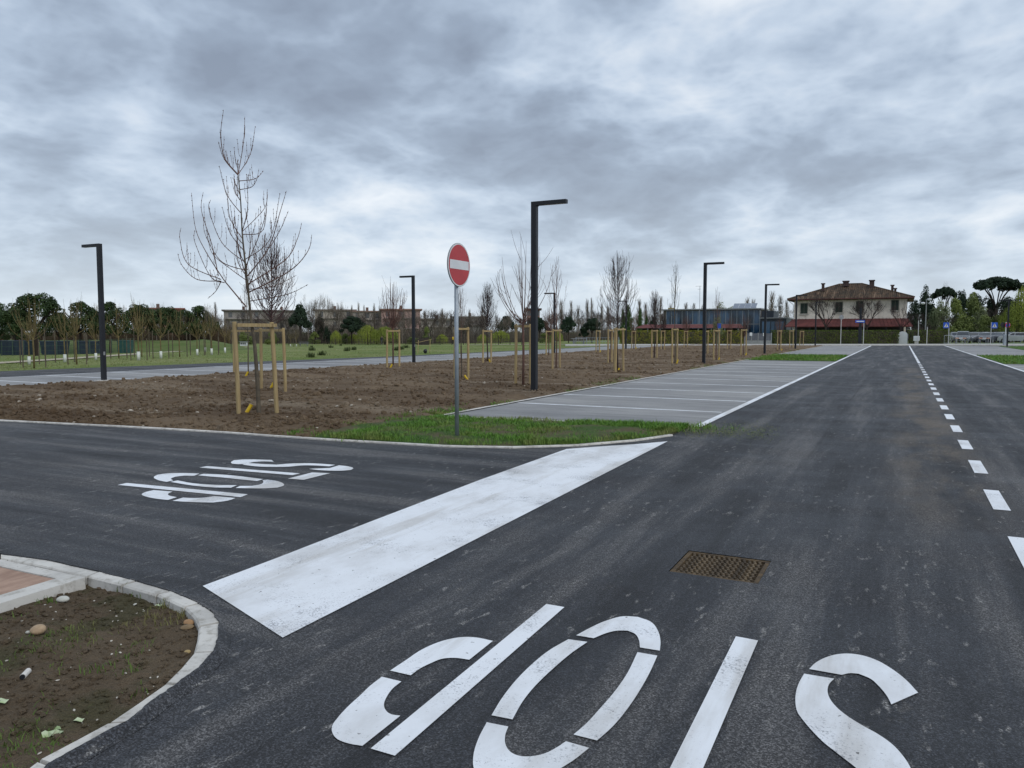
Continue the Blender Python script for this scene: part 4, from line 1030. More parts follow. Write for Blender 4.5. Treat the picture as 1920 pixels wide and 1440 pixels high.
for k in range(4):
    CROWN['pine%d' % k] = lobes_mesh('crown', 50 + k, dome_lobes(50 + k, 66, .40, .95, 1.15, (.12, .26), 1.0), 5600, .052, PINE)
for k in range(3):
    CROWN['ball%d' % k] = lobes_mesh('crown', 60 + k, [(0, 0, .66, .62, .62, .22)] + dome_lobes(60 + k, 30, .44, .95, 1.08, (.16, .30), 1.0), 3200, .075, PINEB)
    CROWN['bush%d' % k] = lobes_mesh('crown', 70 + k, dome_lobes(70 + k, 26, .10, .92, .95), 2200, .085, SPRING)
    CROWN['pale%d' % k] = lobes_mesh('crown', 75 + k, dome_lobes(75 + k, 30, .22, .95, .9), 1700, .07, PALEL)
    CROWN['dark%d' % k] = lobes_mesh('crown', 80 + k, dome_lobes(80 + k, 30, .06, .95, .95), 2600, .085, PINEB)
CROWN['conifer0'] = lobes_mesh('crown', 90, [(random.Random(i).uniform(-.5, .5) * (1.1 - i / 24), random.Random(i + 9).uniform(-.5, .5) * (1.1 - i / 24), .08 + .86 * i / 24, .62 * (1.1 - i / 24) + .1, .62 * (1.1 - i / 24) + .1, .09) for i in range(24)], 2400, .08, CON)
def umbrella():
    rg = random.Random(4); L = []
    for i in range(70):
        a = rg.uniform(0, 6.28); r = math.sqrt(rg.random()) * .92; z = .80 + .14 * (1 - r * r) + rg.uniform(-.035, .02); q = rg.uniform(.12, .2); L.append((r * math.cos(a), r * math.sin(a), z, q, q, .045))
    return lobes_mesh('crown', 91, L, 6000, .05, PINEB)
CROWN['umbrella0'] = umbrella()
def willow(seed):
    rg = random.Random(seed); m = MB()
    for i in range(330):
        a = rg.uniform(0, 6.28); r = .95 * math.sqrt(rg.random()); top = .97 - .42 * r * r + rg.uniform(-.06, .02); bot = max(.04, top - rg.uniform(.25, .75) * (.4 + r * .6))
        x, y = r * math.cos(a), r * math.sin(a); n = 17
        for j in range(n):
            f = j / (n - 1); leaf(m, Vector((x * (1 + .06 * f) + rg.uniform(-.02, .02), y * (1 + .06 * f) + rg.uniform(-.02, .02), top + (bot - top) * f)), Vector((x, y, .5)), .036, rg, 1.7)
    return m.mesh('crown', WILL)
for k in range(2): CROWN['willow%d' % k] = willow(33 + k)
def trunk_unit(mat, h, r, limbs=5, seed=1):
    rg = random.Random(seed); m = MB(); m.tube([(0, 0, -.03), (.03, 0, h * .5), (0, .03, h)], [r, r * .8, r * .6], 7)
    for i in range(limbs):
        a = i * 2.4 + rg.random(); m.tube(bez([(0, 0, h * .75), (.25 * math.cos(a), .25 * math.sin(a), h + .10), (.6 * math.cos(a), .6 * math.sin(a), h + .28)], 3), taper(7, r * .5, r * .15), 4)
    return m.mesh('trunk', mat, True)
TRUNK = {'pine': trunk_unit(BARKP, .45, .075, 6), 'ball': trunk_unit(BARKP, .45, .06, 4), 'umbrella': trunk_unit(BARKP, .58, .05, 9, 3), 'bush': trunk_unit(BARKD, .3, .05), 'pale': trunk_unit(BARKFAR, .4, .05), 'dark': trunk_unit(BARKP, .3, .05), 'conifer': trunk_unit(BARKP, .6, .06, 0), 'willow': trunk_unit(BARKD, .45, .06)}
def bare_unit(seed, col, rb=.0105):
    rg = random.Random(seed); tr = MB(); cr = MB()
    tr.tube([(0, 0, -.02), (.01, 0, .2), (0, .01, .36)], [.022, .018, .013], 6)
    def br(p, d, L, r, dep):
        e = p + d * L; mid = p.lerp(e, .5) + Vector((rg.uniform(-1, 1), rg.uniform(-1, 1), 0)) * L * .07
        cr.tube([p, mid, e], [r, r * .8, r * .55], 3, False)
        if dep == 0: return
        for i in range(rg.choice((2, 3, 3, 4))):
            nd = (d + Vector((rg.gauss(0, .42), rg.gauss(0, .42), rg.uniform(-.05, .30)))).normalized(); br(mid.lerp(e, rg.uniform(.3, 1)), nd, L * rg.uniform(.62, .86), r * .60, dep - 1)
    for i in range(5):
        a = i * 1.26 + rg.random(); br(Vector((0, 0, rg.uniform(.24, .36))), Vector((math.cos(a) * .75, math.sin(a) * .75, rg.uniform(.5, 1.0))).normalized(), .24, rb, 5)
    V = cr.v; zx = max(v[2] for v in V); rx = sorted(math.hypot(v[0], v[1]) for v in V)[int(len(V) * .97)]
    cr.v = [(v[0] * .42 / rx, v[1] * .42 / rx, .3 + (v[2] - .3) * .7 / (zx - .3)) for v in V]
    return tr.mesh('trunk', col), cr.mesh('crown', col)
def poplar_unit(seed, col):
    rg = random.Random(seed); tr = MB(); cr = MB(); tr.tube([(0, 0, -.02), (0, 0, .5), (0, 0, .98)], [.012, .008, .001], 5)
    for i in range(230):
        z0 = .06 + .80 * rg.random(); a = rg.uniform(0, 6.28); r = rg.uniform(.3, 1) * math.sin(math.pi * min(1, .25 + .75 * z0)) ** .7 ; L = rg.uniform(.10, .24); r *= .12
        cr.tube([(0, 0, z0), (r * .6 * math.cos(a), r * .6 * math.sin(a), z0 + L * .4), (r * math.cos(a), r * math.sin(a), z0 + L)], [.0032, .0024, .0012], 3, False)
    cr.v = [(x, y, min(z, 1.0)) for x, y, z in cr.v]
    return tr.mesh('trunk', col), cr.mesh('crown', col)
BARKDK = simple('bark_far_dark', (.075, .062, .055), (.050, .042, .040), 2, .9, .1, vary=.3)
BARE = [bare_unit(100 + i, BARKFAR) for i in range(3)]; BARED = [bare_unit(110 + i, BARKDK) for i in range(3)]; POP = [poplar_unit(120 + i, BARKFAR) for i in range(3)]
HOUSET = [bare_unit(130 + i, BARKD, .0135) for i in range(3)]
cnt = [0]
def veg(kind, u, vt, hw, label, group, vb=None, d=None, name='tree', cat='tree'):
    p = GH(u, vb) if d is None else PF(u, d); d = fwd(p); h = ZV(u, vt, d) - p.z; w = WPX(hw, d); cnt[0] += 1; i = cnt[0]
    t = thing(name, label, cat, p, i * 1.7, group); t.scale = (w, w, h)
    if kind in ('bare', 'bared', 'housetree'): t.scale = (w / .42, w / .42, h)
    if kind == 'poplar': t.scale = (w / .12, w / .12, h)
    if kind in ('bare', 'bared', 'poplar', 'housetree'):
        a, b = {'bare': BARE, 'housetree': HOUSET, 'bared': BARED, 'poplar': POP}[kind][i % 3]; link('trunk', a, t); link('crown', b, t)
    else:
        ks_ = [k for k in CROWN if k.startswith(kind)]; link('trunk', TRUNK[kind], t); link('crown', CROWN[ks_[i % len(ks_)]], t)
    return t
# pines of the park, left
PL = [(-18, 552, 40, 668), (70, 541, 55, 667), (152, 558, 40, 663), (207, 560, 34, 662), (262, 565, 38, 659), (312, 569, 36, 657), (350, 575, 28, 655), (374, 568, 32, 653.5)]
for i, (u, vt, hw, vb) in enumerate(PL):
    veg('pine', u, vt, hw, 'dark green pine behind the saplings at the left, %s from left' % ORD[i], 'pines at the left of the park', vb=vb, name='pine_tree')
veg('pine', 30, 585, 34, 'lower dark pine in front of the tallest left pine', 'pines at the left of the park', vb=664, name='pine_tree')
veg('pine', 112, 580, 26, 'low pine filling the gap right of the tallest left pine', 'pines at the left of the park', vb=662, name='pine_tree')
veg('pine', 392, 588, 22, 'lowest pine at the right end of the left row', 'pines at the left of the park', vb=652, name='pine_tree')
BP = [(563, 566, 20, 647, 'rounded dark pine left of the central meadow'), (660, 588, 24, 645.5, 'lone rounded pine on a clear trunk in mid park'), (948, 588, 18, 642, 'ball shaped dark pine left of the tallest lamp'), (1012, 592, 17, 642, 'dark pine right behind the tallest lamp'), (1066, 589, 16, 643, 'dark pine with a knobbly top behind the soil bed'), (1110, 592, 20, 643, 'broad dark pine left of the hedge'), (1095, 612, 10, 643, 'low dark pine bush between two pines left of the hedge')]
for u, vt, hw, vb, l in BP: veg('ball', u, vt, hw, l, 'pines across the park', vb=vb, name='pine_tree')
for u, vt, hw, vb, l in [(614, 612, 9, 645, 'small dark evergreen left of the lone pine'), (842, 611, 9, 642, 'dark evergreen left of the no-entry pole'), (872, 612, 10, 643, 'dark evergreen right of the no-entry pole'), (600, 590, 12, 644, 'dark ivy clad shrub under the tall bare trees')]:
    veg('dark', u, vt, hw, l, 'dark evergreens across the park', vb=vb, name='evergreen_shrub', cat='shrub')
for i, (u, vt, hw, vb) in enumerate([(630, 619, 11, 646), (664, 626, 14, 645), (690, 608, 21, 646), (722, 611, 27, 646), (706, 618, 26, 645), (829, 626, 12, 645), (905, 626, 12, 644), (938, 619, 20, 644), (1044, 620, 13, 644)]):
    veg('willow', u, vt, hw, 'yellow green willow at the edge of the meadow, %s from left' % ORD[i], 'willows at the edge of the meadow', vb=vb, name='willow_tree')
for i, (u, vt, hw, vb) in enumerate([(800, 611, 9, 645), (648, 625, 12, 645), (775, 630, 14, 645), (1022, 624, 14, 643), (590, 622, 12, 645), (460, 620, 16, 646), (510, 622, 14, 646)]):
    veg('bush', u, vt, hw, 'fresh green shrub along the park fence, %s from left' % ORD[i], 'green shrubs along the park fence', vb=vb, name='shrub', cat='shrub')
# tall bare trees and poplars
for i, (u, vt, hw) in enumerate([(578, 549, 17), (594, 548, 18), (613, 549, 14), (628, 556, 15), (640, 562, 14)]):
    veg('bare', u, vt, hw, 'tall pale bare tree in the cluster above the meadow, %s from left' % ORD[i], 'tall bare trees above the meadow', d=165 + 3 * (i % 2))
PQ = [(405, 566, 6), (660, 571, 4), (673, 565, 5), (683, 571, 4), (702, 568, 5), (712, 572, 4), (757, 577, 4), (797, 580, 5), (815, 584, 4), (829, 578, 6), (845, 586, 4), (880, 578, 6), (905, 572, 7), (985, 575, 7), (1052, 560, 8), (1071, 563, 6), (1084, 572, 7), (1101, 559, 7), (1109, 558, 6), (1128, 566, 6), (1140, 572, 7), (1198, 560, 8), (1210, 566, 8), (1228, 556, 6), (1238, 555, 7), (1257, 568, 6), (1285, 566, 8), (1300, 568, 10), (1318, 570, 8), (1400, 556, 9), (1412, 560, 8), (1446, 545, 11), (1462, 552, 10), (1474, 562, 8)]
for i, (u, vt, hw) in enumerate(PQ):
    veg('poplar', u, vt, hw, 'bare grey poplar on the skyline behind the park', 'bare poplars on the skyline', d=190 + (i * 37 % 40), name='poplar_tree')
r2 = random.Random(77)
for i in range(84):
    u = 400 + 760 * (i + r2.random()) / 84
    veg('bare' if i % 2 else 'bared', u, r2.uniform(576, 604), r2.uniform(13, 24), 'brown bare tree in the wood behind the meadow', 'bare wood behind the meadow', d=r2.uniform(166, 192))
for i in range(20):
    u = 1160 + 330 * (i + r2.random()) / 20
    veg('bare', u, r2.uniform(570, 592), r2.uniform(12, 20), 'pale bare tree behind the glass building', 'bare trees behind the glass building', d=r2.uniform(170, 190))
for i in range(16):
    u = -30 + 440 * (i + r2.random()) / 16
    veg('bare', u, r2.uniform(562, 580), r2.uniform(12, 18), 'grey bare tree behind the row of pines', 'bare trees behind the pines', d=r2.uniform(110, 125))
def thicket(u0, u1, d0, d1, vt, n, mat, label):
    m = MB(); rg = random.Random(int(u0) + 1000)
    for _ in range(n):
        u = rg.uniform(u0, u1); d = rg.uniform(d0, d1); p = PF(u, d); h = (ZV(u, vt, d) - p.z) * rg.uniform(.35, 1) * (.75 + .4 * noise.noise(Vector((u * .05, d * .1, 0))))
        e = p + Vector((rg.gauss(0, .22) * h, rg.gauss(0, .22) * h, h)); mid = p.lerp(e, .5) + Vector((rg.gauss(0, .1), rg.gauss(0, .1), 0)) * h
        m.tube([p, mid, e], [.035, .03, .015], 3, False)
    tag(m.obj('thicket', mat), label, None, None, 'stuff')
thicket(395, 1165, 168, 190, 604, 11000, simple('brush_brown', (.125, .105, .082), (.080, .070, .055), .25, .9), 'dense brown undergrowth behind the meadow')
thicket(-40, 430, 119, 128, 597, 6500, simple('red_twigs', (.095, .060, .035), (.060, .048, .030), .3, .9), 'reddish brown brush behind the left pines')
thicket(1170, 1500, 150, 160, 600, 3000, BARKFAR, 'pale brush behind the glass building')
for u, vt, hw in [(1178, 570, 15), (1168, 578, 10), (1200, 577, 10), (1212, 590, 9)]:
    veg('conifer', u, vt, hw, 'tall green conifer left of the glass building', 'green conifers left of the glass building', d=140, name='conifer_tree')
veg('dark', 1222, 596, 14, 'dark round evergreen left of the red canopy', 'dark evergreens across the park', d=128, name='evergreen_shrub', cat='shrub')
veg('pale', 1352, 566, 18, 'pale leafing tree rising behind the glass building', 'leafing trees', d=150); veg('pale', 1372, 572, 14, 'second pale leafing tree behind the glass building roof', 'leafing trees', d=152)
veg('pale', 1345, 584, 11, 'fresh green young tree in front of the glass building', 'leafing trees', d=66)
# right-hand trees behind the house and cars
RT = [('umbrella', 1866, 518, 45, 150, 'large umbrella pine above the parked cars', 'umbrella_pine'), ('umbrella', 1768, 537, 22, 155, 'smaller umbrella pine right of the house', 'umbrella_pine'), ('dark', 1735, 539, 16, 140, 'dark evergreen at the right end of the house', 'evergreen_tree'), ('dark', 1800, 544, 18, 150, 'dark evergreen between the two umbrella pines', 'evergreen_tree'), ('dark', 1712, 560, 16, 138, 'dark tree hugging the right corner of the house', 'evergreen_tree'), ('dark', 1745, 560, 26, 142, 'broad dark evergreen behind the floodlight pole', 'evergreen_tree'), ('dark', 1885, 556, 24, 146, 'dark evergreen mass under the large umbrella pine', 'evergreen_tree'), ('dark', 1830, 552, 18, 148, 'dark evergreen left under the large umbrella pine', 'evergreen_tree'),
  ('pale', 1765, 552, 18, 128, 'pale grey green tree right of the floodlight pole', 'leafing_tree'), ('bush', 1790, 556, 18, 130, 'yellow green tree above the first crossing sign', 'leafing_tree'), ('bush', 1822, 548, 22, 132, 'mid green tree left of the second crossing sign', 'leafing_tree'), ('bush', 1808, 585, 26, 126, 'low green tree behind the parked cars', 'leafing_tree'), ('bush', 1845, 590, 20, 124, 'green bush behind the second crossing sign', 'leafing_tree'), ('willow', 1925, 526, 34, 118, 'big yellow green willow at the right edge', 'willow_tree'), ('willow', 1893, 572, 20, 121, 'smaller willow left of the big one at the right edge', 'willow_tree'), ('bared', 1775, 588, 18, 122, 'reddish bare shrub behind the hedge end', 'bare_tree'), ('bared', 1868, 572, 22, 128, 'brown bare tree right of the second crossing sign', 'bare_tree'), ('bare', 1778, 526, 12, 160, 'bare tree top sticking up above the evergreens', 'bare_tree'), ('bared', 1725, 585, 20, 130, 'bare brown tree beside the floodlight pole', 'bare_tree'), ('dark', 1852, 556, 20, 152, 'dark evergreen filling the gap right of the second crossing sign', 'evergreen_tree'), ('dark', 1910, 560, 22, 150, 'dark evergreen behind the big right willow', 'evergreen_tree'), ('bush', 1872, 588, 20, 128, 'low green tree left of the double lamp', 'leafing_tree'), ('pale', 1838, 572, 18, 131, 'pale green tree between the crossing signs', 'leafing_tree'), ('bush', 1775, 598, 20, 124, 'low olive bush behind the first crossing sign', 'leafing_tree'), ('bush', 1905, 598, 22, 120, 'low bush below the big right willow', 'leafing_tree'), ('pale', 1752, 575, 16, 129, 'small pale tree right beside the floodlight pole', 'leafing_tree')]
for k, u, vt, hw, d, l, nm in RT: veg(k, u, vt, hw, l, None, d=d, name=nm)
thicket(1700, 1960, 126, 140, 596, 2600, BARKDK, 'brown brush behind the parked cars')
# saplings with guards in the park meadow
GUARD = simple('tree_guard', (.62, .64, .60), (.52, .54, .50), 5, .6)
SAP = [(64, 690, 'V1', 1.0), (55, 683, 'V3', .9), (122, 679, 'V2', .95), (144, 683, 'V1', 1.05), (180, 675, 'V3', .9), (223, 672, 'V2', 1.0), (260, 675.5, 'V1', 1.12), (266, 669, 'V2', .9), (302, 672, 'V2', 1.0), (337, 669, 'V1', 1.0), (370, 666, 'V3', .95), (385, 660, 'V2', .9), (397, 665, 'V1', 1.0), (422, 662, 'V3', .95), (430, 655, 'V1', 1.0), (545, 650, 'V3', 1.0), (556, 650, 'V2', 1.0)]
SAP.sort(); g1 = MB(); g1.tube([(0, 0, -.02), (0, 0, .42)], .075, 10); GM = g1.mesh('trunk_guard', GUARD, True); s1 = MB(); s1.tube([(0, 0, -.05), (0, 0, 1.5)], .028, 6); SM = s1.mesh('stake', BARKG); s2 = MB(); s2.box(-.5, .5, -.012, .012, -.025, .025); S2 = s2.mesh('stake_rail', BARKG)
N20 = ORD + ['fourteenth', 'fifteenth', 'sixteenth', 'seventeenth', 'eighteenth', 'nineteenth', 'twentieth', 'twenty-first']
for i, (u, v, k, s) in enumerate(SAP):
    p = GH(u, v); t = tree(k, p.x, p.y, 'olive brown sapling between thin stakes in the meadow, %s from left' % N20[i], 'saplings in the park meadow', i * 1.1, s, p.z, 'sapling')
    if i % 2 == 0 or u in (385, 422, 545, 556): link('trunk_guard', GM, t)
    f = thing('tree_stakes', 'pair of thin stakes around the %s meadow sapling from left' % N20[i], 'tree stake', p, PSI + .2 * (i % 3), 'thin stakes around meadow saplings')
    link('stake', SM, f, (-.42, 0, 0)); link('stake', SM, f, (.42, .1, 0))
    f.scale = (1, 1, .8 + .07 * (i * 5 % 6))
# tufts in the meadow
def tufts():
    rg = random.Random(9); m = MB()
    for _ in range(14000):
        u = rg.uniform(-20, 1150); v = 650 + 48 * rg.random() ** 1.4; p = GH(u, v)
        ex = -28.4 if p.y > 40 else -28.4 - (40 - p.y) * .14
        if p.x > ex - .6: continue
        if p.x > -35.5 and p.y < 10: continue
        for _ in range(2): blade(m, p.x + rg.uniform(-.1, .1), p.y + rg.uniform(-.1, .1), p.z - .01, rg.uniform(.03, .085), .010, rg.uniform(.3, 1.2), rg.uniform(0, 6.28), rg)
    tag(m.obj('grass', m_blade('meadow_blades', (.15, .20, .05), (.20, .23, .08), (.21, .20, .09))), 'taller tufts of grass across the meadow', None, None, 'stuff')
tufts()
for i, (u, v) in enumerate([(584, 651), (585, 657), (620, 652), (639, 648), (650, 658), (663, 656), (604, 666), (583, 670), (742, 657), (747, 656), (753, 655), (762, 652)]):
    p = GH(u, v); m = MB(); rg = random.Random(i)
    for _ in range(60): blade(m, rg.gauss(0, .16), rg.gauss(0, .16), -.02, rg.uniform(.2, .55), .03, rg.uniform(.1, .7), rg.uniform(0, 6.28), rg)
    o = m.obj('weed_clump', m_leaf('weed_dark', (.05, .075, .02), (.035, .05, .015), 3, 0)); o.location = p; o.scale = (.75,) * 3; tag(o, 'dark weed clump standing in the central meadow', 'plant', 'weed clumps in the central meadow')

# ------------------------------------------------------------------ far edge of the car park: pavement, hedges, gate
PAVE = m_concrete('pavement_concrete', (.50, .49, .46))
m = MB(); m.poly([G(1060, 648.9), G(1795, 648.3), G(1960, 648.6), G(1960, 646.2), G(1795, 646.0), G(1060, 646.6)], -.02, .09)
tag(m.obj('pavement', PAVE), 'pale raised pavement across the end of the car park', None, None, 'structure')
def hedge(u0, v0, u1, v1, vt, mat, label, seed, th=.9):
    p, q = G(u0, v0), G(u1, v1); L = math.dist(p, q); rz = math.atan2(q[1] - p[1], q[0] - p[0]); um = (u0 + u1) / 2
    h = ZV(um, vt, (fwd(p) + fwd(q)) / 2); t = thing('hedge', label, 'hedge', ((p[0] + q[0]) / 2, (p[1] + q[1]) / 2, 0), rz)
    c = MB(); c.bbox(-L / 2 + .15, L / 2 - .15, -th / 2 + .12, th / 2 - .12, -.05, h - .14, .1); c.obj('branches', BARKDK, t)
    m = MB(); rg = random.Random(seed)
    for _ in range(int(L * 420)):
        x = rg.uniform(-L / 2, L / 2); f = rg.random()
        if f < .62: y, z, n = -th / 2 + rg.uniform(-.07, .12), rg.uniform(.03, h), Vector((0, -1, .3))
        elif f < .90: y, z, n = rg.uniform(-th / 2, th / 2), h + rg.uniform(-.10, .05) + .04 * noise.noise(Vector((x * 1.5, 0, seed))), Vector((0, 0, 1))
        else: x = rg.choice((-1, 1)) * (L / 2 - rg.uniform(0, .12)); y, z, n = rg.uniform(-th / 2, th / 2), rg.uniform(.03, h), Vector((1 if x > 0 else -1, 0, .2))
        leaf(m, Vector((x, y, z)), n, .075, rg)
    m.obj('foliage', mat, t)
hedge(1163, 646.0, 1392, 645.6, 620.0, HEDY, 'clipped yellow green hedge in front of the glass building', 1)
hedge(1447, 645.4, 1682, 645.0, 619.5, HEDG, 'clipped dark green hedge in front of the house', 2)
hedge(1702, 645.0, 1779, 645.2, 619.0, HEDG, 'short dark green hedge right of the white garden gate', 3)
def at_px(u, v): x, y = G(u, v); return Vector((x, y, 0))
def gate(u0, u1, v, vt, n, mat, label, name='gate'):
    p, q = at_px(u0, v), at_px(u1, v); L = (q - p).length; h = ZV((u0 + u1) / 2, vt, (fwd(p) + fwd(q)) / 2)
    t = thing(name, label, 'gate', (p + q) / 2, math.atan2(q.y - p.y, q.x - p.x)); w = L / n
    for i in range(n + 1):
        m = MB(); m.box(-L / 2 + i * w - .05, -L / 2 + i * w + .05, -.05, .05, -.05, h + .06); m.obj('post', GREYM, t)
    for i in range(n):
        m = MB(); m.box(-L / 2 + i * w + .06, -L / 2 + i * w + w - .06, -.02, .02, .5, h); m.obj('panel', mat, t)
        m = MB(); m.box(-L / 2 + i * w + .06, -L / 2 + i * w + w - .06, -.03, .03, .02, .48); m.obj('kickplate', GREYM, t)
    return t, L, h
SLATE = simple('slate_panel', (.11, .12, .145), (.085, .09, .11), 2, .5)
t, L, h = gate(1396, 1446, 645.5, 625, 4, SLATE, 'grey metal panel gate between the two long hedges')
for x, z in ((-.9, 1.25), (.75, 1.2)):
    m = MB(); m.box(x - .16, x + .16, -.055, -.052, z - .2, z + .2); m.obj('notice', WHITE, t)
p = at_px(1692, 645); t = thing('garden_gate', 'small white arched garden gate between the hedges', 'gate', p, 0); m = MB(); n = 10; r = .55
V = [(-r, -.04, 0), (r, -.04, 0)] + [(r * math.cos(math.pi * i / n), -.04, 1.15 + .45 * math.sin(math.pi * i / n)) for i in range(n + 1)]
V2 = [(x, .04, z) for x, y, z in V]; k = len(V); m.add(V + V2, [tuple(range(k)), tuple(range(2 * k - 1, k - 1, -1))] + [(i, k + i, k + (i + 1) % k, (i + 1) % k) for i in range(k)]); m.obj('leaf', WHITE, t)
m = MB(); m.box(-.62, -.56, -.06, .06, -.02, 1.3); m.obj('post', GREYM, t); m = MB(); m.box(.56, .62, -.06, .06, -.02, 1.3); m.obj('post', GREYM, t)
p = at_px(1718, 645.4); t = thing('utility_cabinet', 'pale utility cabinet on a plinth before the short hedge', 'cabinet', p); m = MB(); m.bbox(-.20, .20, -.14, .14, -.02, .42, .01); m.obj('plinth', PAVE, t); m = MB(); m.bbox(-.34, .34, -.18, .18, .421, 1.02, .03); o = m.obj('cabinet', WHITE, t); m = MB(); m.box(-.005, .005, -.183, -.1805, .46, .97); m.obj('door_seam', GREYM, o)

# ------------------------------------------------------------------ house with the hipped tile roof
def XatY(u, Y):
    a, f, up = loc(u, 622); dx, dy = rot(a, f); return dx / dy * Y
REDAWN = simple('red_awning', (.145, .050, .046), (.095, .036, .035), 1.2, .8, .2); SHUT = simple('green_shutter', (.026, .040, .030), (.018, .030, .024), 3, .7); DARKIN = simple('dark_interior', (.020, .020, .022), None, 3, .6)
def zy(u, v, x, y): return ZV(u, v, fwd((x, y)))
def house():
    Y = 117.0; x0, x1 = XatY(1488, Y), XatY(1699, Y); dp = 12.0
    ze = (zy(1488, 560.5, x0, Y) + zy(1699, 555.5, x1, Y)) / 2; t = thing('farmhouse', 'two storey cream house with hipped brown tile roof and red canopy', 'house', ((x0 + x1) / 2, Y, 0)); w = (x1 - x0) / 2
    m = MB(); m.box(-w, w, 0, dp, -.3, ze); m.obj('wall', m_plaster(), t)
    ov = .85; zr = zy(1592, 530.5, 0, Y + dp / 2); cx = (x0 + x1) / 2
    ra, rb = XatY(1572, Y + dp / 2) - cx, XatY(1613, Y + dp / 2) - cx; e = ze - .12
    m = MB(); A = [(-w - ov, -ov, e), (w + ov, -ov, e), (w + ov, dp + ov, e), (-w - ov, dp + ov, e), (ra, dp / 2, zr), (rb, dp / 2, zr)]
    m.add(A + [(x, y, z - .18) for x, y, z in A[:4]], [(0, 1, 5, 4), (1, 2, 5), (2, 3, 4, 5), (3, 0, 4), (9, 8, 7, 6), (0, 6, 7, 1), (1, 7, 8, 2), (2, 8, 9, 3), (3, 9, 6, 0)]); T = m_tile(); rf = m.obj('roof', T, t)
    m = MB(); st = .26; x = -w - ov + st
    while x < w + ov - st / 2:                      # rows of curved tiles up the front slope
        f = 1.0
        if x < ra: f = (x + w + ov) / (ra + w + ov)
        elif x > rb: f = (w + ov - x) / (w + ov - rb)
        n = max(1, int(f * 18))
        for i in range(n):
            a, c = f * i / n, f * (i + 1.15) / n; c = min(c, f)
            ya, yc = -ov + a * (dp / 2 + ov), -ov + c * (dp / 2 + ov); za, zc_ = e + a * (zr - e), e + c * (zr - e); j = rnd.uniform(-.008, .008)
            V = []
            for (yy, zz, rr) in ((ya, za + .03, .085), (yc, zc_ + .012, .075)):
                for q in range(4): th = math.pi * q / 3; V.append((x + j + rr * math.cos(th), yy, zz + rr * .9 * math.sin(th)))
            m.add(V, [(q, q + 1, q + 5, q + 4) for q in range(3)] + [(3, 2, 1, 0)])
        x += st
    o = m.obj('roof_tiles', T, rf); o['kind'] = 'stuff'
    for (px, pz), nm in (((-w - ov, ra), 'l'), ((w + ov, rb), 'r')):
        m = MB(); m.tube([(px, -ov, e + .04), (pz, dp / 2, zr + .06)], .11, 6); m.obj('hip_ridge', T, rf)
    m = MB(); m.tube([(ra, dp / 2, zr + .06), (rb, dp / 2, zr + .06)], .11, 6); m.obj('ridge', T, rf)
    m = MB(); m.tube([(-w - ov, -ov - .07, e - .06), (w + ov, -ov - .07, e - .06)], .075, 6); m.obj('gutter', simple('gutter_red', (.10, .035, .030), None, 2, .6), t)
    CH_ = simple('chimney_brick', (.085, .055, .050), (.05, .035, .035), 4, .9)
    for u, vt, vb, wd, dy, ct in ((1541, 531, 541, .36, 2.6, 1), (1583.5, 526.5, 532, .75, 4.6, 0), (1632, 525, 536, .62, 4.0, 1), (1670.5, 534, 545, .34, 2.6, 1), (1676, 540, 545, .30, 2.2, 1)):
        X = XatY(u, Y + dy) - cx; z1, z0 = zy(u, vt, X + cx, Y + dy), zy(u, vb + 5, X + cx, Y + dy); m = MB(); m.box(X - wd / 2, X + wd / 2, dy - wd / 2, dy + wd / 2, z0, z1 - .16); c = m.obj('chimney', CH_, rf)
        m = MB(); m.box(X - wd / 2 - .09, X + wd / 2 + .09, dy - wd / 2 - .09, dy + wd / 2 + .09, z1 - .158, z1)
        o = m.obj('chimney_cap', CH_, rf)
    for u in (1506.5, 1571.8, 1610.5, 1676.5):
        X = XatY(u, Y) - cx; v0 = 571 - (u - 1506) * .036; z1, z0 = zy(u, v0 - 2.2, X + cx, Y), zy(u, v0 + 17, X + cx, Y); ww = WPX(6.2, fwd((X + cx, Y)))
        m = MB(); m.box(X - ww - .10, X + ww + .10, -.03, -.001, z0 - .10, z1 + .10); wn = m.obj('window', simple('window_trim', (.55, .50, .43), None, 2, .9), t)
        for s in (-1, 1):
            sh = MB(); sh.box(min(s * .01, s * ww) + X, max(s * .01, s * ww) + X, -.055, -.031, z0, z1); so = sh.obj('shutter', SHUT, wn)
        sl = MB(); sl.box(X - ww - .18, X + ww + .18, -.14, -.031, z0 - .18, z0 - .101); sl.obj('sill', PAVE, wn)
    # ground floor canopy
    za, zb_ = zy(1594, 597.5, cx, Y), zy(1594, 611.5, cx, Y - 2.4)
    m = MB(); m.add([(-w - .1, -.002, za), (w + .1, -.002, za), (w + .75, -2.5, zb_), (-w - .85, -2.5, zb_), (-w - .1, -.002, za - .1), (w + .1, -.002, za - .1), (w + .75, -2.5, zb_ - .12), (-w - .85, -2.5, zb_ - .12)], [(3, 2, 1, 0), (4, 5, 6, 7), (2, 3, 7, 6), (0, 3, 7, 4)[::-1], (1, 2, 6, 5)])
    aw = m.obj('canopy', REDAWN, t); k = int(2 * w / .42); m = MB()
    for i in range(k + 1):
        f = i / k; m.tube([(-w - .1 + f * (2 * w + .2), -.02, za + .02), (-w - .85 + f * (2 * w + 1.6), -2.5, zb_ + .02)], .035, 4)
    m.obj('canopy_ribs', REDAWN, aw)['kind'] = 'stuff'
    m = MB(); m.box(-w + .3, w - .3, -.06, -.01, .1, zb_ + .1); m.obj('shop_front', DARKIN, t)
    for i in range(7):
        m = MB(); x = -w + i * 2 * w / 6; m.box(x - .06, x + .06, -2.42, -2.30, -.1, zb_ - .1); m.obj('canopy_post', BLACK, t)
    m = MB(); m.tube([(-w - ov + .05, -ov - .02, e - .1), (-w - .1, -.15, e - .75), (-w - .08, -.1, .2)], .05, 6); m.obj('downpipe', WHITE, t)
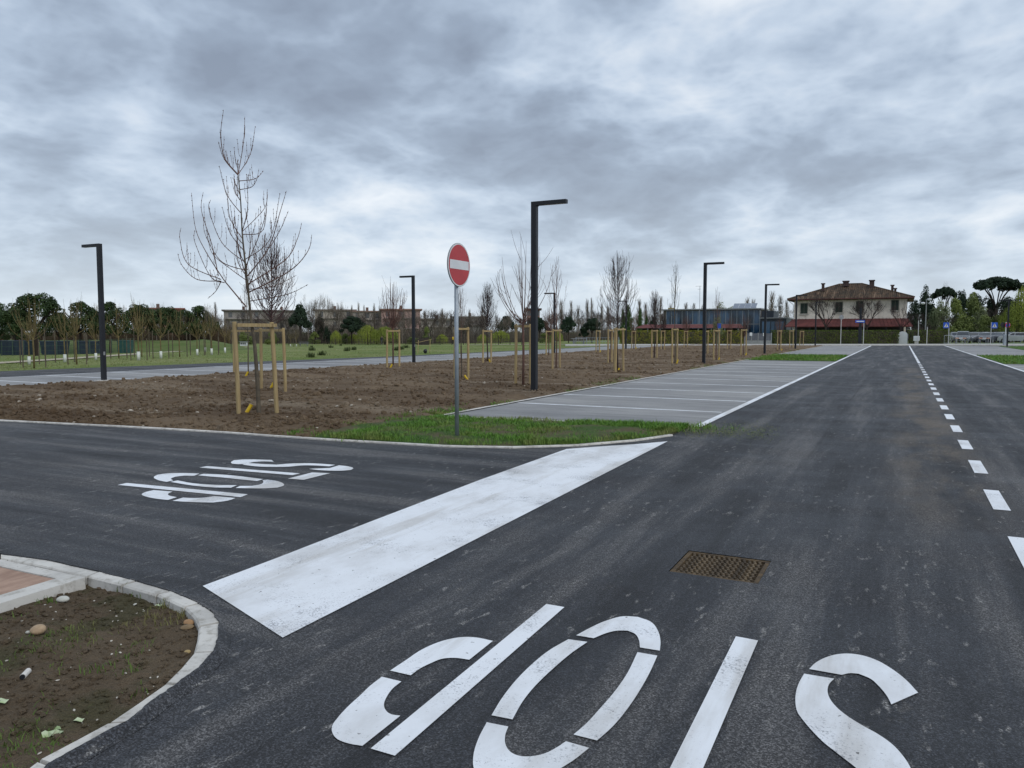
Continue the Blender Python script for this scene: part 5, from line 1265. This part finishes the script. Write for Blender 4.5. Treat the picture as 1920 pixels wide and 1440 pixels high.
house()
for u, vt, hw, d, l in [(1548, 546, 34, 102, 'dark bare tree before the left half of the house'), (1625, 546, 36, 102, 'dark bare tree before the middle of the house'), (1689, 556, 20, 102, 'small bare tree before the right end of the house')]:
    veg('housetree', u, vt, hw, l, 'bare trees before the house', d=d, name='bare_tree')
p = at_px(1612, 646); t = thing('totem_column', 'dark square column standing before the house', 'column', p); h = ZV(1612, 577, fwd(p)); m = MB(); m.bbox(-.2, .2, -.2, .2, -.05, h * .45, .02); m.obj('base', BLACK, t); m = MB(); m.bbox(-.13, .13, -.13, .13, h * .4501, h, .02); m.obj('shaft', BLACK, t)

# ------------------------------------------------------------------ glass building and red roofed shelter
def glass_building():
    Y = 134.0; x0, x1 = XatY(1249, Y), XatY(1424, Y); cx = (x0 + x1) / 2; w = (x1 - x0) / 2; zt = (zy(1249, 580.5, x0, Y) + zy(1424, 578, x1, Y)) / 2
    t = thing('glass_building', 'long low building with a blue glass curtain wall and flat roof', 'building', (cx, Y, 0))
    m = MB(); m.box(-w - .6, w, .12, 9, -1, zt - .15); m.obj('wall', simple('brown_clad', (.13, .11, .095), (.10, .085, .075), 1, .8), t)
    m = MB(); m.box(-w - .9, w + .25, -.35, 9.2, zt - .149, zt + .05); m.obj('roof', GREYM, t)
    g = NB('curtain_glass'); c = g.mix(g.rng(g.noise(.35, 5, .6, g.co((1.5, 1, .5))), .4, .62), (.045, .105, .19), (.008, .020, .034)); GL = g.done(c, .10, .45)
    n = 17; pw = 2 * w / n; za = zt - .3; zm = zt * .52; zl = 1.2
    for i in range(n):
        for (a, b2) in ((zm + .05, za), (zl, zm - .05)):
            m = MB(); m.box(-w + i * pw + .04, -w + (i + 1) * pw - .04, .06, .10, a, b2); m.obj('pane', GL, t)
    for i in range(n + 1):
        m = MB(); m.box(-w + i * pw - .039, -w + i * pw + .039, -.02, .115, .2, za); m.obj('mullion', GALV, t)
    m = MB(); m.box(-w, w, .0, .10, zm - .049, zm + .049); m.obj('transom', GREYM, t)
    for i in range(4):
        xa = XatY(1374 + i * 11, Y + 4) - cx; xb = XatY(1384.4 + i * 11, Y + 4) - cx
        m = MB(); m.add([(xa, 3, zt + .1), (xb, 3, zt + .1), (xb, 5, zt + 1.05), (xa, 5, zt + 1.05), (xa, 3.05, zt + .05), (xb, 3.05, zt + .05), (xb, 5.05, zt + 1.0), (xa, 5.05, zt + 1.0)], [(0, 1, 2, 3), (7, 6, 5, 4), (0, 4, 5, 1), (1, 5, 6, 2), (2, 6, 7, 3), (3, 7, 4, 0)]); m.obj('solar_panel', simple('solar_panel', (.17, .20, .25), (.13, .155, .20), 1, .25, .6), t)
    xv = XatY(1257, Y + 1) - cx; m = MB(); m.box(xv - .5, xv + .5, 1, 2, zt + .051, zt + .3); m.obj('roof_vent', simple('ochre_vent', (.30, .24, .09), None, 2, .8), t)
    # dark wing on the right
    Y2 = 129.0; a0, a1 = XatY(1425, Y2), XatY(1474, Y2); z2 = zy(1450, 597, (a0 + a1) / 2, Y2); b = thing('dark_annexe', 'dark blue grey annexe at the right end of the glass building', 'building', ((a0 + a1) / 2, Y2, 0)); h = (a1 - a0) / 2
    NAVY = simple('navy_clad', (.022, .030, .042), (.016, .022, .032), 1, .5)
    m = MB(); m.box(-h, h, 0, 8, -1, z2); m.obj('wall', NAVY, b); m = MB(); m.box(-h - .15, h + .15, -.2, 8.2, z2 + .001, z2 + .14); m.obj('roof', GREYM, b)
    for i in range(5):
        m = MB(); m.box(-h + .3 + i * (2 * h - .6) / 5, -h + .2 + (i + 1) * (2 * h - .6) / 5, -.05, -.002, .4, z2 - .5); m.obj('pane', GL, b)
    zz = zy(1436, 580, 0, Y2 + 2); m = MB(); m.box(-h, -h + 1.9, 1, 7, z2 + .141, zz); m.obj('stair_tower', NAVY, b)
    # shelter with the long red roof
    Y3 = 122.0; s0, s1 = XatY(1193, Y3), XatY(1391, Y3); cs = (s0 + s1) / 2; hs = (s1 - s0) / 2; zc1, zc0 = zy(1290, 608, cs, Y3), zy(1290, 615.2, cs, Y3); s = thing('red_shelter', 'long open shelter with a low red roof behind the yellow green hedge', 'shelter', (cs, Y3, 0))
    m = MB(); m.add([(-hs, -1.6, zc0), (hs, -1.6, zc0), (hs - .3, .4, zc1), (-hs + 1.2, .4, zc1), (-hs, 2.4, zc0), (hs, 2.4, zc0)], [(0, 1, 2, 3), (3, 2, 5, 4), (1, 5, 2), (0, 3, 4), (4, 5, 1, 0)]); m.obj('roof', REDAWN, s)
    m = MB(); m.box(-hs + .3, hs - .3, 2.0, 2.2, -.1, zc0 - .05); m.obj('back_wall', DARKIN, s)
    for i in range(9):
        x = -hs + .3 + i * (2 * hs - .6) / 8; m = MB(); m.box(x - .08, x + .08, -1.4, -1.24, -.1, zc0 - .005); m.obj('post', GREYM, s)
glass_building()
p = PF(1311, 128); t = thing('roof_antenna', 'thin television antenna mast rising behind the second lamp', 'antenna', p); h = ZV(1311, 536, 128); m = MB(); m.tube([(0, 0, -.1), (0, 0, h)], .035, 5); m.obj('mast', GREYM, t)
for dz, wv in ((0, .7), (-.5, .35)):
    m = MB(); m.box(-wv, wv * .4, -.02, .02, h + dz - .06, h + dz - .02); m.obj('boom', GREYM, t)

# ------------------------------------------------------------------ floodlights, signs and posts
def flood(u, v0, vt, d, heads, label):
    p = PF(u, d); h = ZV(u, vt, d) - p.z; t = thing('floodlight_pole', label, 'floodlight', p, PSI); m = MB(); m.tube([(0, 0, -.1), (0, 0, h)], [.11, .07], 7); m.obj('pole', GREYM, t)
    for dx, dz in heads:
        m = MB(); m.tube([(0, 0, h + dz), (dx, 0, h + dz)], .03, 4); a = m.obj('bracket', GREYM, t)
        m = MB(); m.ico((dx, -.1, h + dz - .05), .30, (1.2, 1, .8), .05); m.obj('floodlight', WHITE, t)
flood(1735, 640, 561, 124, [(-.62, -.6), (.62, -.6), (.42, .0)], 'grey floodlight pole with three white heads right of the house')
flood(1459, 640, 574, 126, [(-.55, 0), (.35, .15)], 'floodlight pole with white heads above the dark annexe')
BLUE = simple('sign_blue', (.012, .075, .42), (.010, .065, .37), 3, .4); PURP = simple('sign_purple', (.13, .03, .13), None, 3, .4)
def crossing(u, v, side, label):
    p = at_px(u, v); d = fwd(p); t = thing('crossing_sign', label, 'road sign', p, PSI); h = ZV(u, 604.5, d); m = MB(); m.tube([(0, 0, -.05), (0, 0, h + .02)], .038, 8); m.obj('pole', simple('pale_pole', (.50, .51, .52), None, 4, .5), t)
    s = .34; c = side * .36; m = MB(); m.box(c - s, c + s, -.060, -.042, h - 2 * s, h); o = m.obj('panel', BLUE, t)
    m = MB(); z = h - s; m.add([(c - s * .74, -.0615, z - s * .66), (c + s * .74, -.0615, z - s * .66), (c, -.0615, z + s * .74)], [(0, 1, 2)]); m.obj('white_triangle', WHITE, o)
    f = MB()                                    # walking figure
    f.add([(c - .05, -.063, z - .06), (c + .05, -.063, z - .06), (c + .04, -.063, z + .10), (c - .04, -.063, z + .10)], [(0, 1, 2, 3)]); f.add([(c - .13, -.063, z - .22), (c - .07, -.063, z - .22), (c + .02, -.063, z - .06), (c - .04, -.063, z - .06)], [(0, 1, 2, 3)]); f.add([(c + .07, -.063, z - .22), (c + .13, -.063, z - .22), (c + .04, -.063, z - .06), (c - .02, -.063, z - .06)], [(0, 1, 2, 3)])
    f.add([(c + .04 * math.cos(q * .785), -.063, z + .145 + .04 * math.sin(q * .785)) for q in range(8)], [tuple(range(8))]); f.obj('walker', BLACK, o)['kind'] = 'stuff'
crossing(1778, 646.4, -1, 'blue pedestrian crossing sign at the end of the short hedge'); crossing(1857, 647, 1, 'blue pedestrian crossing sign right of the parked cars')
def post(u, v, vt, label, r=.045, extra=None):
    p = at_px(u, v); h = ZV(u, vt, fwd(p)); t = thing('sign_post', label, 'post', p, PSI); m = MB(); m.tube([(0, 0, -.05), (0, 0, h)], r, 8); m.obj('pole', simple('post_pale', (.48, .48, .47), None, 4, .5), t); m = MB(); m.tube([(0, 0, h + .001), (0, 0, h + .03)], r * 1.15, 8); m.obj('cap', GREYM, t)
    return t, h
post(1721, 646.5, 601, 'tall bare pale post before the short hedge'); post(1737.5, 646.5, 613, 'shorter bare pale post before the short hedge')
t, h = post(1576, 646.5, 590, 'pale post with a small back-facing plate before the house'); m = MB(); m.tube([(0, -.055, h - .30), (0, -.045, h - .30)], .28, 18); m.obj('plate', GREYM, t)
t, h = post(1618.5, 646.5, 600.5, 'pale post carrying a long blue arrow board'); m = MB(); m.box(-1.05, .08, -.085, -.06, h - .28, h + .02); o = m.obj('board', BLUE, t); m = MB(); m.box(-.92, -.02, -.0875, -.0855, h - .18, h - .08); m.obj('lettering_band', WHITE, o)
t, h = post(1347, 657, 606, 'pale post with a small blue plate among the distant frames', .03); m = MB(); m.box(-.16, .16, -.05, -.035, h - .42, h - .02); m.obj('plate', BLUE, t)
p = at_px(1884.5, 648); t = thing('no_stopping_sign', 'small round blue and red sign on a pale post by the double lamp', 'road sign', p, PSI); h = ZV(1884, 604, fwd(p)); m = MB(); m.tube([(0, 0, -.05), (0, 0, h)], .05, 8); m.obj('pole', WHITE, t)
m = MB(); m.tube([(.16, -.075, h - .33), (.16, -.055, h - .33)], .30, 20); o = m.obj('disc', RED, t); m = MB(); m.tube([(.16, -.083, h - .33), (.16, -.0755, h - .33)], .23, 20); m.obj('blue_face', BLUE, o)
m = MB(); q = .2; m.add([(.16 - q, -.085, h - .33 + q * .75), (.16 - q * .75, -.085, h - .33 + q), (.16 + q, -.085, h - .33 - q * .75), (.16 + q * .75, -.085, h - .33 - q)], [(0, 1, 2, 3)]); m.obj('red_slash', RED, o)
m = MB(); m.tube([(-.30, .06, h - .3), (-.30, .08, h - .3)], .28, 18); m.obj('back_disc', BLACK, t)
m = MB(); m.bbox(-.22, .22, -.10, .10, -.05, 1.25, .02); m.obj('pedestal_box', GALV, t)

# ------------------------------------------------------------------ parked cars behind the railing
GLASSD = simple('car_glass', (.020, .026, .034), None, 2, .12, .8); TYRE = simple('tyre', (.018, .018, .018), None, 3, .9); RIM = simple('rim', (.32, .33, .34), None, 3, .35, .5, .6); LIGHTM = simple('car_light', (.65, .66, .66), None, 3, .2); TAIL = simple('tail_light', (.30, .015, .015), None, 3, .3)
def car(u, d, heading, paint, label, L=4.2, Hc=1.5, van=False):
    p = PF(u, d); t = thing('parked_car', label, 'car', (p.x, p.y, .0), heading, 'parked cars behind the railing'); w = .88; f, r = L / 2, -L / 2
    prof = [(r + .02, .32), (r, .62), (r + .08, .95), (f - .95 if van else f - 1.05, .98), (f - .12, .80), (f, .60), (f - .02, .30)]
    n = len(prof); m = MB(); V = []
    for y, k in ((-w, .0), (-w + .06, .06), (w - .06, .06), (w, .0)): V += [(x, y, z + (k * .6 if z > .7 else 0)) for x, z in prof]
    fs = [tuple(range(n)), tuple(range(4 * n - 1, 3 * n - 1, -1))]
    for s in range(3): fs += [(s * n + i, (s + 1) * n + i, (s + 1) * n + (i + 1) % n, s * n + (i + 1) % n) for i in range(n)]
    m.add(V, fs); b = m.obj('body', paint, t)
    cb = [(r + .10, .97), (r + .42, Hc - .06), (f - 2.05, Hc), (f - 1.75, Hc - .05), (f - 1.05, .99)]; n = len(cb); m = MB()
    V = [(x, -w + .05 + (.16 if z > 1.1 else 0), z) for x, z in cb] + [(x, w - .05 - (.16 if z > 1.1 else 0), z) for x, z in cb]
    m.add(V, [tuple(range(n)), tuple(range(2 * n - 1, n - 1, -1))] + [(i, n + i, n + (i + 1) % n, (i + 1) % n) for i in range(n)]); c = m.obj('cabin', paint, t)
    yw = lambda z: w - .05 - .16 * (z - .98) / (Hc - 1.04)
    za, zb_ = 1.04, Hc - .12
    m = MB(); fx = lambda z: f - 1.05 - .70 * (z - .99) / (Hc - 1.04); m.add([(fx(za) + .012, -yw(za) + .06, za), (fx(za) + .012, yw(za) - .06, za), (fx(zb_) + .012, yw(zb_) - .05, zb_), (fx(zb_) + .012, -yw(zb_) + .05, zb_)], [(0, 1, 2, 3)]); m.obj('windscreen', GLASSD, c)
    m = MB(); bx = lambda z: r + .10 + .32 * (z - .97) / (Hc - 1.03); m.add([(bx(za) - .012, yw(za) - .08, za), (bx(za) - .012, -yw(za) + .08, za), (bx(zb_) - .012, -yw(zb_) + .06, zb_), (bx(zb_) - .012, yw(zb_) - .06, zb_)], [(0, 1, 2, 3)]); m.obj('rear_window', GLASSD, c)
    for s in (-1, 1):
        for (xa, xb, xc, xd) in ((r + .42, -.05, -.05, r + .62), (.02, f - 1.35, f - 1.82, .02)):
            m = MB(); q = [(xa, s * (yw(za) + .012), za), (xb, s * (yw(za) + .012), za), (xc, s * (yw(zb_) + .012), zb_), (xd, s * (yw(zb_) + .012), zb_)]; m.add(q, [(0, 1, 2, 3)]); m.obj('side_window', GLASSD, c)
        for x in (f - .78, r + .75):
            m = MB(); m.tube([(x, s * (w - .17), .31), (x, s * (w + .015), .31)], .31, 16); wh = m.obj('wheel', TYRE, t); m = MB(); m.tube([(x, s * (w + .0155), .31), (x, s * (w + .024), .31)], .19, 12); m.obj('rim', RIM, wh)
        m = MB(); m.ico((f - .10, s * .64, .70), .13, (.7, 1.3, .6), .03); m.obj('headlight', LIGHTM, t); m = MB(); m.box(r - .012, r + .06, min(s * .62, s * .84), max(s * .62, s * .84), .68, .92); m.obj('tail_light', TAIL, t)
        m = MB(); m.ico((f - 1.38, s * (w + .10), 1.02), .10, (.6, 1, .7), .05); m.obj('mirror', paint, t)
    m = MB(); m.box(f - .03, f + .012, -.5, .5, .38, .56); m.obj('grille', TYRE, t); m = MB(); m.box(f + .0125, f + .02, -.26, .26, .40, .50); m.obj('plate', WHITE, t)
def paintm(n, c): return simple(n, c, tuple(x * .9 for x in c), 1, .25, .6, .2)
PW, PS, PG, PD, PBk = paintm('car_white', (.50, .51, .52)), paintm('car_silver', (.20, .215, .23)), paintm('car_grey', (.16, .17, .19)), paintm('car_dark', (.035, .04, .055)), paintm('car_navy', (.02, .03, .06))
A0 = -math.pi / 2
for u, d, hd, pm, l, H_ in [(1793, 112, A0 + .2, PS, 'silver car half hidden by the first crossing sign pole', 1.5), (1806, 108, A0 - .1, PS, 'silver off-road car facing the camera behind the railing', 1.62), (1829, 111, A0 - .5, PG, 'grey hatchback angled behind the railing', 1.5), (1846, 113, A0 - .55, PW, 'white hatchback left of the second crossing sign', 1.5), (1858, 109, A0 - .5, PD, 'dark saloon right behind the second crossing sign', 1.45), (1874, 112, A0 - .6, PS, 'silver car in the middle of the parked row', 1.5), (1890, 115, A0 - .4, PBk, 'navy car behind the double lamp', 1.55), (1906, 107, math.pi - .35, PW, 'white car seen from its side at the right edge', 1.5), (1930, 114, A0 - .4, PG, 'grey car cut off by the right edge', 1.5)]:
    car(u, d, hd, pm, l, 4.2, H_)
def railing(u0, u1, v, vt, n, label):
    p, q = at_px(u0, v), at_px(u1, v); L = (q - p).length; h = ZV((u0 + u1) / 2, vt, (fwd(p) + fwd(q)) / 2); t = thing('railing', label, 'railing', (p + q) / 2, math.atan2(q.y - p.y, q.x - p.x))
    for z in (h, h * .18):
        m = MB(); m.tube([(-L / 2, 0, z), (L / 2, 0, z)], .018, 6); m.obj('rail', GALV, t)
    for i in range(n + 1):
        m = MB(); x = -L / 2 + i * L / n; m.tube([(x, 0, -.05), (x, 0, h - .019)], .02, 6); m.obj('post', GALV, t)
    m = MB(); x = -L / 2
    while x < L / 2: m.tube([(x, 0, h * .18), (x, 0, h)], .004, 3, False); x += .2
    m.obj('bars', GALV, t)['kind'] = 'stuff'
railing(1770, 1815, 646.6, 629, 4, 'galvanised railing right of the short hedge'); railing(1822, 1940, 646.8, 629.5, 9, 'long galvanised railing before the parked cars')
ORANGE = simple('faded_orange', (.52, .28, .20), None, 3, .7)
for u, l in ((1801, 'red and white work barrier left of the parked cars'), (1845, 'red and white work barrier before the second crossing sign')):
    p = at_px(u, 647.2); t = thing('work_barrier', l, 'barrier', p, PSI, 'work barriers before the cars')
    for i in range(3):
        m = MB(); m.box(-.62 + i * .42, -.21 + i * .42, -.015, .015, .76, .86); m.obj('board', (ORANGE, WHITE)[i % 2], t)
    for s in (-1, 1):
        m = MB(); m.tube([(s * .5, -.2, 0), (s * .48, .03, .72)], .022, 5); m.obj('leg', GREYM, t); m = MB(); m.tube([(s * .5, .25, 0), (s * .48, .03, .72)], .022, 5); m.obj('leg', GREYM, t)

# ------------------------------------------------------------------ far apartment blocks
def block(u0, u1, vt, d, floors, wallc, roofc, label, band=None):
    um = (u0 + u1) / 2; p = PF(um, d, -1.1); w = WPX((u1 - u0) / 2, d); h = ZV(um, vt, d) + 1.1; a = math.atan2((um - 960) / F, 1)
    t = thing('apartment_block', label, 'building', p, PSI - a); m = MB(); m.box(-w, w, 0, 12, -.5, h - .4); m.obj('wall', simple('wall_' + str(u0), wallc, tuple(x * .8 for x in wallc), .6, .9), t)
    m = MB(); m.box(-w - .6, w + .6, -.6, 12.6, h - .399, h); rf = m.obj('roof', simple('roof_' + str(u0), roofc, None, .8, .9), t)
    for k in range(max(1, int(w / 5))):
        x = -w + (k + .5) * 2 * w / max(1, int(w / 5)); m = MB(); m.box(x - .4, x + .4, 3, 3.8, h + .001, h + 1.1); m.obj('chimney', simple('ch_' + str(u0) + str(k), (.16, .10, .08), None, 2, .9), rf)
    n = max(3, int(2 * w / 3.2)); WG = simple('grey_pane', (.12, .125, .13), None, 2, .5); BAL = simple('balcony_' + str(u0), (.36, .33, .30), None, 1, .9); wm = MB(); wm.box(-.55, .55, -.03, .0, 0, 1.5); WM = wm.mesh('window', WG)
    for fl in range(floors):
        z = h - 2.3 - fl * 3.1
        if z < 1: break
        for i in range(n):
            x = -w + (i + .5) * 2 * w / n
            link('window', WM, t, (x, -.001, z))
        m = MB(); m.box(-w + .5, w - .5, -.9, -.035, z - .55, z - .40); bl = m.obj('balcony', BAL, t)
block(425, 562, 581, 235, 3, (.27, .25, .23), (.17, .155, .145), 'long grey apartment block behind the two nearest staked trees')
block(592, 665, 580, 240, 3, (.40, .36, .31), (.22, .18, .16), 'beige apartment block below the tall bare trees')
block(662, 716, 582.5, 238, 3, (.41, .37, .33), (.25, .17, .14), 'beige block left of the red roofed apartments')
block(716, 788, 579, 230, 3, (.37, .25, .22), (.27, .16, .13), 'brick red apartment block left of the second far lamp')
block(788, 850, 597, 245, 2, (.42, .40, .36), (.30, .29, .27), 'low pale block left of the no-entry sign')
block(850, 912, 593, 246, 2, (.26, .25, .24), (.20, .20, .19), 'low dark grey block right of the no-entry pole')
block(988, 1012, 578, 240, 3, (.24, .12, .09), (.09, .06, .06), 'narrow brick tower block behind the tallest lamp')
block(255, 340, 577, 200, 2, (.33, .20, .15), (.26, .10, .075), 'red roofed block glimpsed between the left pines')

# ------------------------------------------------------------------ park furniture: path, bank, fence, boxes, people
GRAVEL = simple('gravel_path', (.42, .38, .29), (.34, .30, .22), 2, .95, .2)
def ribbon(pts, w, mat, label, dz=.03):
    P = [GH(*p) for p in pts]; m = MB(); V = []
    for i, p in enumerate(P):
        d = (P[min(i + 1, len(P) - 1)] - P[max(i - 1, 0)]); d.z = 0; d.normalize(); n = Vector((-d.y, d.x, 0)) * w / 2
        V += [(p.x - n.x, p.y - n.y, p.z + dz), (p.x + n.x, p.y + n.y, p.z + dz)]
    m.add(V, [(2 * i, 2 * i + 1, 2 * i + 3, 2 * i + 2) for i in range(len(P) - 1)][::1]); o = m.obj('path', mat)
    bm = bmesh.new(); bm.from_mesh(o.data); bmesh.ops.recalc_face_normals(bm, faces=bm.faces)
    if bm.faces[:][0].normal.z < 0: bmesh.ops.reverse_faces(bm, faces=bm.faces[:])
    bm.to_mesh(o.data); bm.free(); tag(o, label, None, None, 'structure')
ribbon([(-200, 696), (-90, 687), (0, 681), (120, 673.5), (235, 665.5), (350, 658), (470, 650.5)], 1.3, GRAVEL, 'pale gravel path curving through the meadow at the left')
ribbon([(880, 647), (1000, 646.3), (1130, 645.8)], 2.2, GRAVEL, 'pale path along the far edge of the meadow')
def bank():
    m = MB(); us = list(range(-120, 500, 20)); prof = [(92, 0.0), (95, .35), (98, .8), (101, 1), (106, 1), (112, .4), (118, 0)]; V = []
    for u in us:
        k = sstep(500, 380, u) * 1.0
        for d, f in prof: p = PF(u, d); V.append((p.x, p.y, p.z - .05 + f * k * (1.45 + .25 * noise.noise(Vector((u * .03, 0, 0))))))
    n = len(prof); m.add(V, [(i * n + j, (i + 1) * n + j, (i + 1) * n + j + 1, i * n + j + 1) for i in range(len(us) - 1) for j in range(n - 1)])
    tag(m.obj('grass_bank', simple('bank_grass', (.075, .115, .028), (.110, .135, .045), .5, .95, .2, bump=.6, bscale=4)), 'low green bank behind the left pines', None, None, 'structure')
bank()
def wirefence(u0, u1, v, vt, n, label, rails=2, mat=GREYM, dense=0, d=None):
    P = [GH(u0 + (u1 - u0) * i / n, v) if d is None else PF(u0 + (u1 - u0) * i / n, d) for i in range(n + 1)]; t = thing('wire_fence', label, 'fence', P[0]); o = P[0]; H_ = ZV((u0 + u1) / 2, vt, fwd(P[n // 2])) - P[n // 2].z
    for p in P:
        m = MB(); q = p - o; m.tube([q - Vector((0, 0, .05)), q + Vector((0, 0, H_))], .045, 5); m.obj('post', mat, t)
    for k in range(rails):
        m = MB(); z = H_ * (k + 1) / rails - .04; m.tube([p - o + Vector((0, 0, z)) for p in P], .018, 3, False); m.obj('wire', mat, t)
    if dense:
        m = MB()
        for a, c in zip(P, P[1:]):
            L = (c - a).length; k = int(L / dense)
            for i in range(k): q = a.lerp(c, i / k) - o; m.tube([q, q + Vector((0, 0, H_ - .05))], .012, 3, False)
        m.obj('mesh', mat, t)['kind'] = 'stuff'
wirefence(520, 1000, 646.6, 636, 22, 'low wire fence along the far edge of the meadow', 3, BARKDK, .35)
wirefence(-40, 250, 656, 638, 14, 'green mesh fence behind the left saplings', 3, simple('green_wire', (.05, .09, .06), None, 3, .7), .14, 80)
wirefence(1080, 1160, 646.3, 632.5, 4, 'grey metal fence left of the yellow green hedge', 2, GALV, .3)
TEAL = simple('teal_skip', (.015, .075, .075), (.012, .06, .06), 2, .6); NAVB = simple('navy_tarp', (.018, .028, .060), (.014, .022, .045), 2, .6)
for u0, u1, vb, vt, mt, l in [(4, 58, 652, 640, NAVB, 'long dark blue container at the far left'), (82, 122, 651, 641, NAVB, 'dark blue container behind the tallest left pine trunk'), (148, 182, 650, 641, NAVB, 'dark blue container left of the far left lamp'), (226, 243, 655.5, 640, TEAL, 'teal skip on the grass right of the far left lamp')]:
    um = (u0 + u1) / 2; p = PF(um, 86); d = 86; w = WPX((u1 - u0) / 2, d); h = ZV(um, vt, d) - p.z; t = thing('container', l, 'container', p, PSI); m = MB(); m.add([(-w * .88, -.7, 0), (w * .88, -.7, 0), (w * .88, .7, 0), (-w * .88, .7, 0), (-w, -.85, h), (w, -.85, h), (w, .85, h), (-w, .85, h)], [(3, 2, 1, 0), (0, 1, 5, 4), (1, 2, 6, 5), (2, 3, 7, 6), (3, 0, 4, 7)]); m.obj('tub', mt, t)
    m = MB(); m.bbox(-w - .04, w + .04, -.89, .89, h + .001, h + .10, .03); m.obj('lid', mt, t)
    for k in range(max(2, int(w * 2))):
        x = -w * .85 + k * 1.7 * w / max(1, int(w * 2) - 1 if int(w * 2) > 1 else 1); m = MB(); m.box(x - .04, x + .04, -.88, -.80, .15, h - .02); m.obj('rib', mt, t)
def picnic(u, v, label):
    p = GH(u, v); t = thing('picnic_table', label, 'table', p, PSI + .2)
    m = MB(); m.box(-.9, .9, -.35, .35, .70, .75); m.obj('table_top', GREYM, t)
    for s in (-1, 1):
        m = MB(); m.box(-.9, .9, s * .72 - .13, s * .72 + .13, .42, .46); m.obj('seat', GREYM, t)
        m = MB(); m.box(s * .6 - .04, s * .6 + .04, -.75, .75, .36, .419); m.obj('support', GREYM, t); m = MB(); m.box(s * .6 - .05, s * .6 + .05, -.2, .2, -.02, .359); m.obj('leg', GREYM, t); m = MB(); m.box(s * .6 - .04, s * .6 + .04, -.08, .08, .42, .699); m.obj('leg', GREYM, t)
picnic(1085, 646.5, 'grey picnic table by the far path'); picnic(570, 649, 'grey picnic table under the rounded dark pine')
p = GH(456, 648.5); t = thing('kiosk', 'small white kiosk at the end of the gravel path', 'kiosk', p, PSI); d = fwd(p); w = WPX(6, d); h = ZV(456, 641, d) - p.z; m = MB(); m.box(-w, w, 0, 1.2, 0, h); m.obj('wall', WHITE, t); m = MB(); m.box(-w - .15, w + .15, -.15, 1.35, h + .001, h + .08); m.obj('roof', GREYM, t)
for k in range(3):
    m = MB(); x = -w * .6 + k * w * .6; m.box(x - .12, x + .12, -.012, -.001, h * .35, h * .8); m.obj('window', DARKIN, t)
def person(u, v, hpx, top, legs, pose, label):
    p = GH(u, v); d = fwd(p); H_ = WPX(hpx, d); s = H_ / 1.72; st = pose
    J = {'pel': (0, 0, .95), 'ch': (0, .02, 1.25), 'sh': (0, .02, 1.42), 'nk': (0, .02, 1.50), 'hd': (0, -.01, 1.60), 'ht': (0, 0, 1.70), 'ls': (-.18, .02, 1.40), 'le': (-.24, -.05 + st * .2, 1.13), 'lw': (-.22, -.16 + st * .25, .92), 'lh': (-.21, -.20 + st * .25, .83), 'rs': (.18, .02, 1.40), 're': (.24, -.02 - st * .2, 1.13), 'rw': (.22, -.12 - st * .2, .92), 'rh': (.21, -.15 - st * .2, .83), 'lp': (-.10, 0, .90), 'lk': (-.11, -.06 - st * .25, .50), 'la': (-.11, .04 - st * .1, .09), 'lt': (-.11, -.12 - st * .12, .04), 'rp': (.10, 0, .90), 'rk': (.11, -.03 + st * .15, .50), 'ra': (.11, .08 + st * .3, .09 + .12 * st), 'rt': (.11, -.08 + st * .25, .04 + .05 * st)}
    E_ = [('pel', 'ch'), ('ch', 'sh'), ('sh', 'nk'), ('nk', 'hd'), ('hd', 'ht'), ('sh', 'ls'), ('ls', 'le'), ('le', 'lw'), ('lw', 'lh'), ('sh', 'rs'), ('rs', 're'), ('re', 'rw'), ('rw', 'rh'), ('pel', 'lp'), ('lp', 'lk'), ('lk', 'la'), ('la', 'lt'), ('pel', 'rp'), ('rp', 'rk'), ('rk', 'ra'), ('ra', 'rt')]
    Rr = dict(pel=.15, ch=.16, sh=.12, nk=.055, hd=.10, ht=.07, ls=.065, le=.048, lw=.034, lh=.038, rs=.065, re=.048, rw=.034, rh=.038, lp=.095, lk=.062, la=.045, lt=.04, rp=.095, rk=.062, ra=.045, rt=.04)
    ks2 = list(J); me = bpy.data.meshes.new('body'); me.from_pydata([tuple(c * s for c in J[k]) for k in ks2], [(ks2.index(a), ks2.index(b)) for a, b in E_], [])
    b = NB('clothes_' + str(u)); z = b.xyz()[2]; c = b.mix(b.math('GREATER_THAN', z, .93 * s), legs, top); c = b.mix(b.math('GREATER_THAN', z, 1.475 * s), c, (.36, .22, .16)); c = b.mix(b.math('GREATER_THAN', z, 1.635 * s), c, (.03, .022, .018)); c = b.mix(b.math('LESS_THAN', z, .10 * s), c, (.35, .35, .36)); me.materials.append(b.done(c, .8, .2))
    o = link('person', me, None, (p.x, p.y, p.z), PSI + .6); md = o.modifiers.new('skin', 'SKIN'); sub = o.modifiers.new('sub', 'SUBSURF'); sub.levels = 1; sub.render_levels = 1
    for i, k in enumerate(ks2): me.skin_vertices[0].data[i].radius = (Rr[k] * s, Rr[k] * s); me.skin_vertices[0].data[i].use_root = (k == 'pel')
    md.use_smooth_shade = True; tag(o, label, 'person')
person(716, 647, 17, (.03, .03, .035), (.05, .05, .06), 1.0, 'person in black running across the far meadow')
person(849.5, 646.4, 17, (.55, .38, .03), (.02, .02, .025), .3, 'person in a yellow top standing left of the no-entry pole')
p = GH(795, 662.5); t = thing('wooden_hurdle', 'small leaning wooden frame on the grass before the second far lamp', 'frame', p, PSI); h = .95
for x in (-.45, .4):
    m = MB(); m.tube([(x, 0, -.05), (x + .05, .05, h)], .022, 6); m.obj('upright', WOOD, t)
m = MB(); m.tube([(-.75, 0, h * .75), (.55, .05, h + .05)], .022, 6); m.obj('rail', WOOD, t)
m = MB(); m.ico((.1, -.1, .16), .2, (.9, .8, 1), .15); m.obj('dark_bag', BLACK, t)
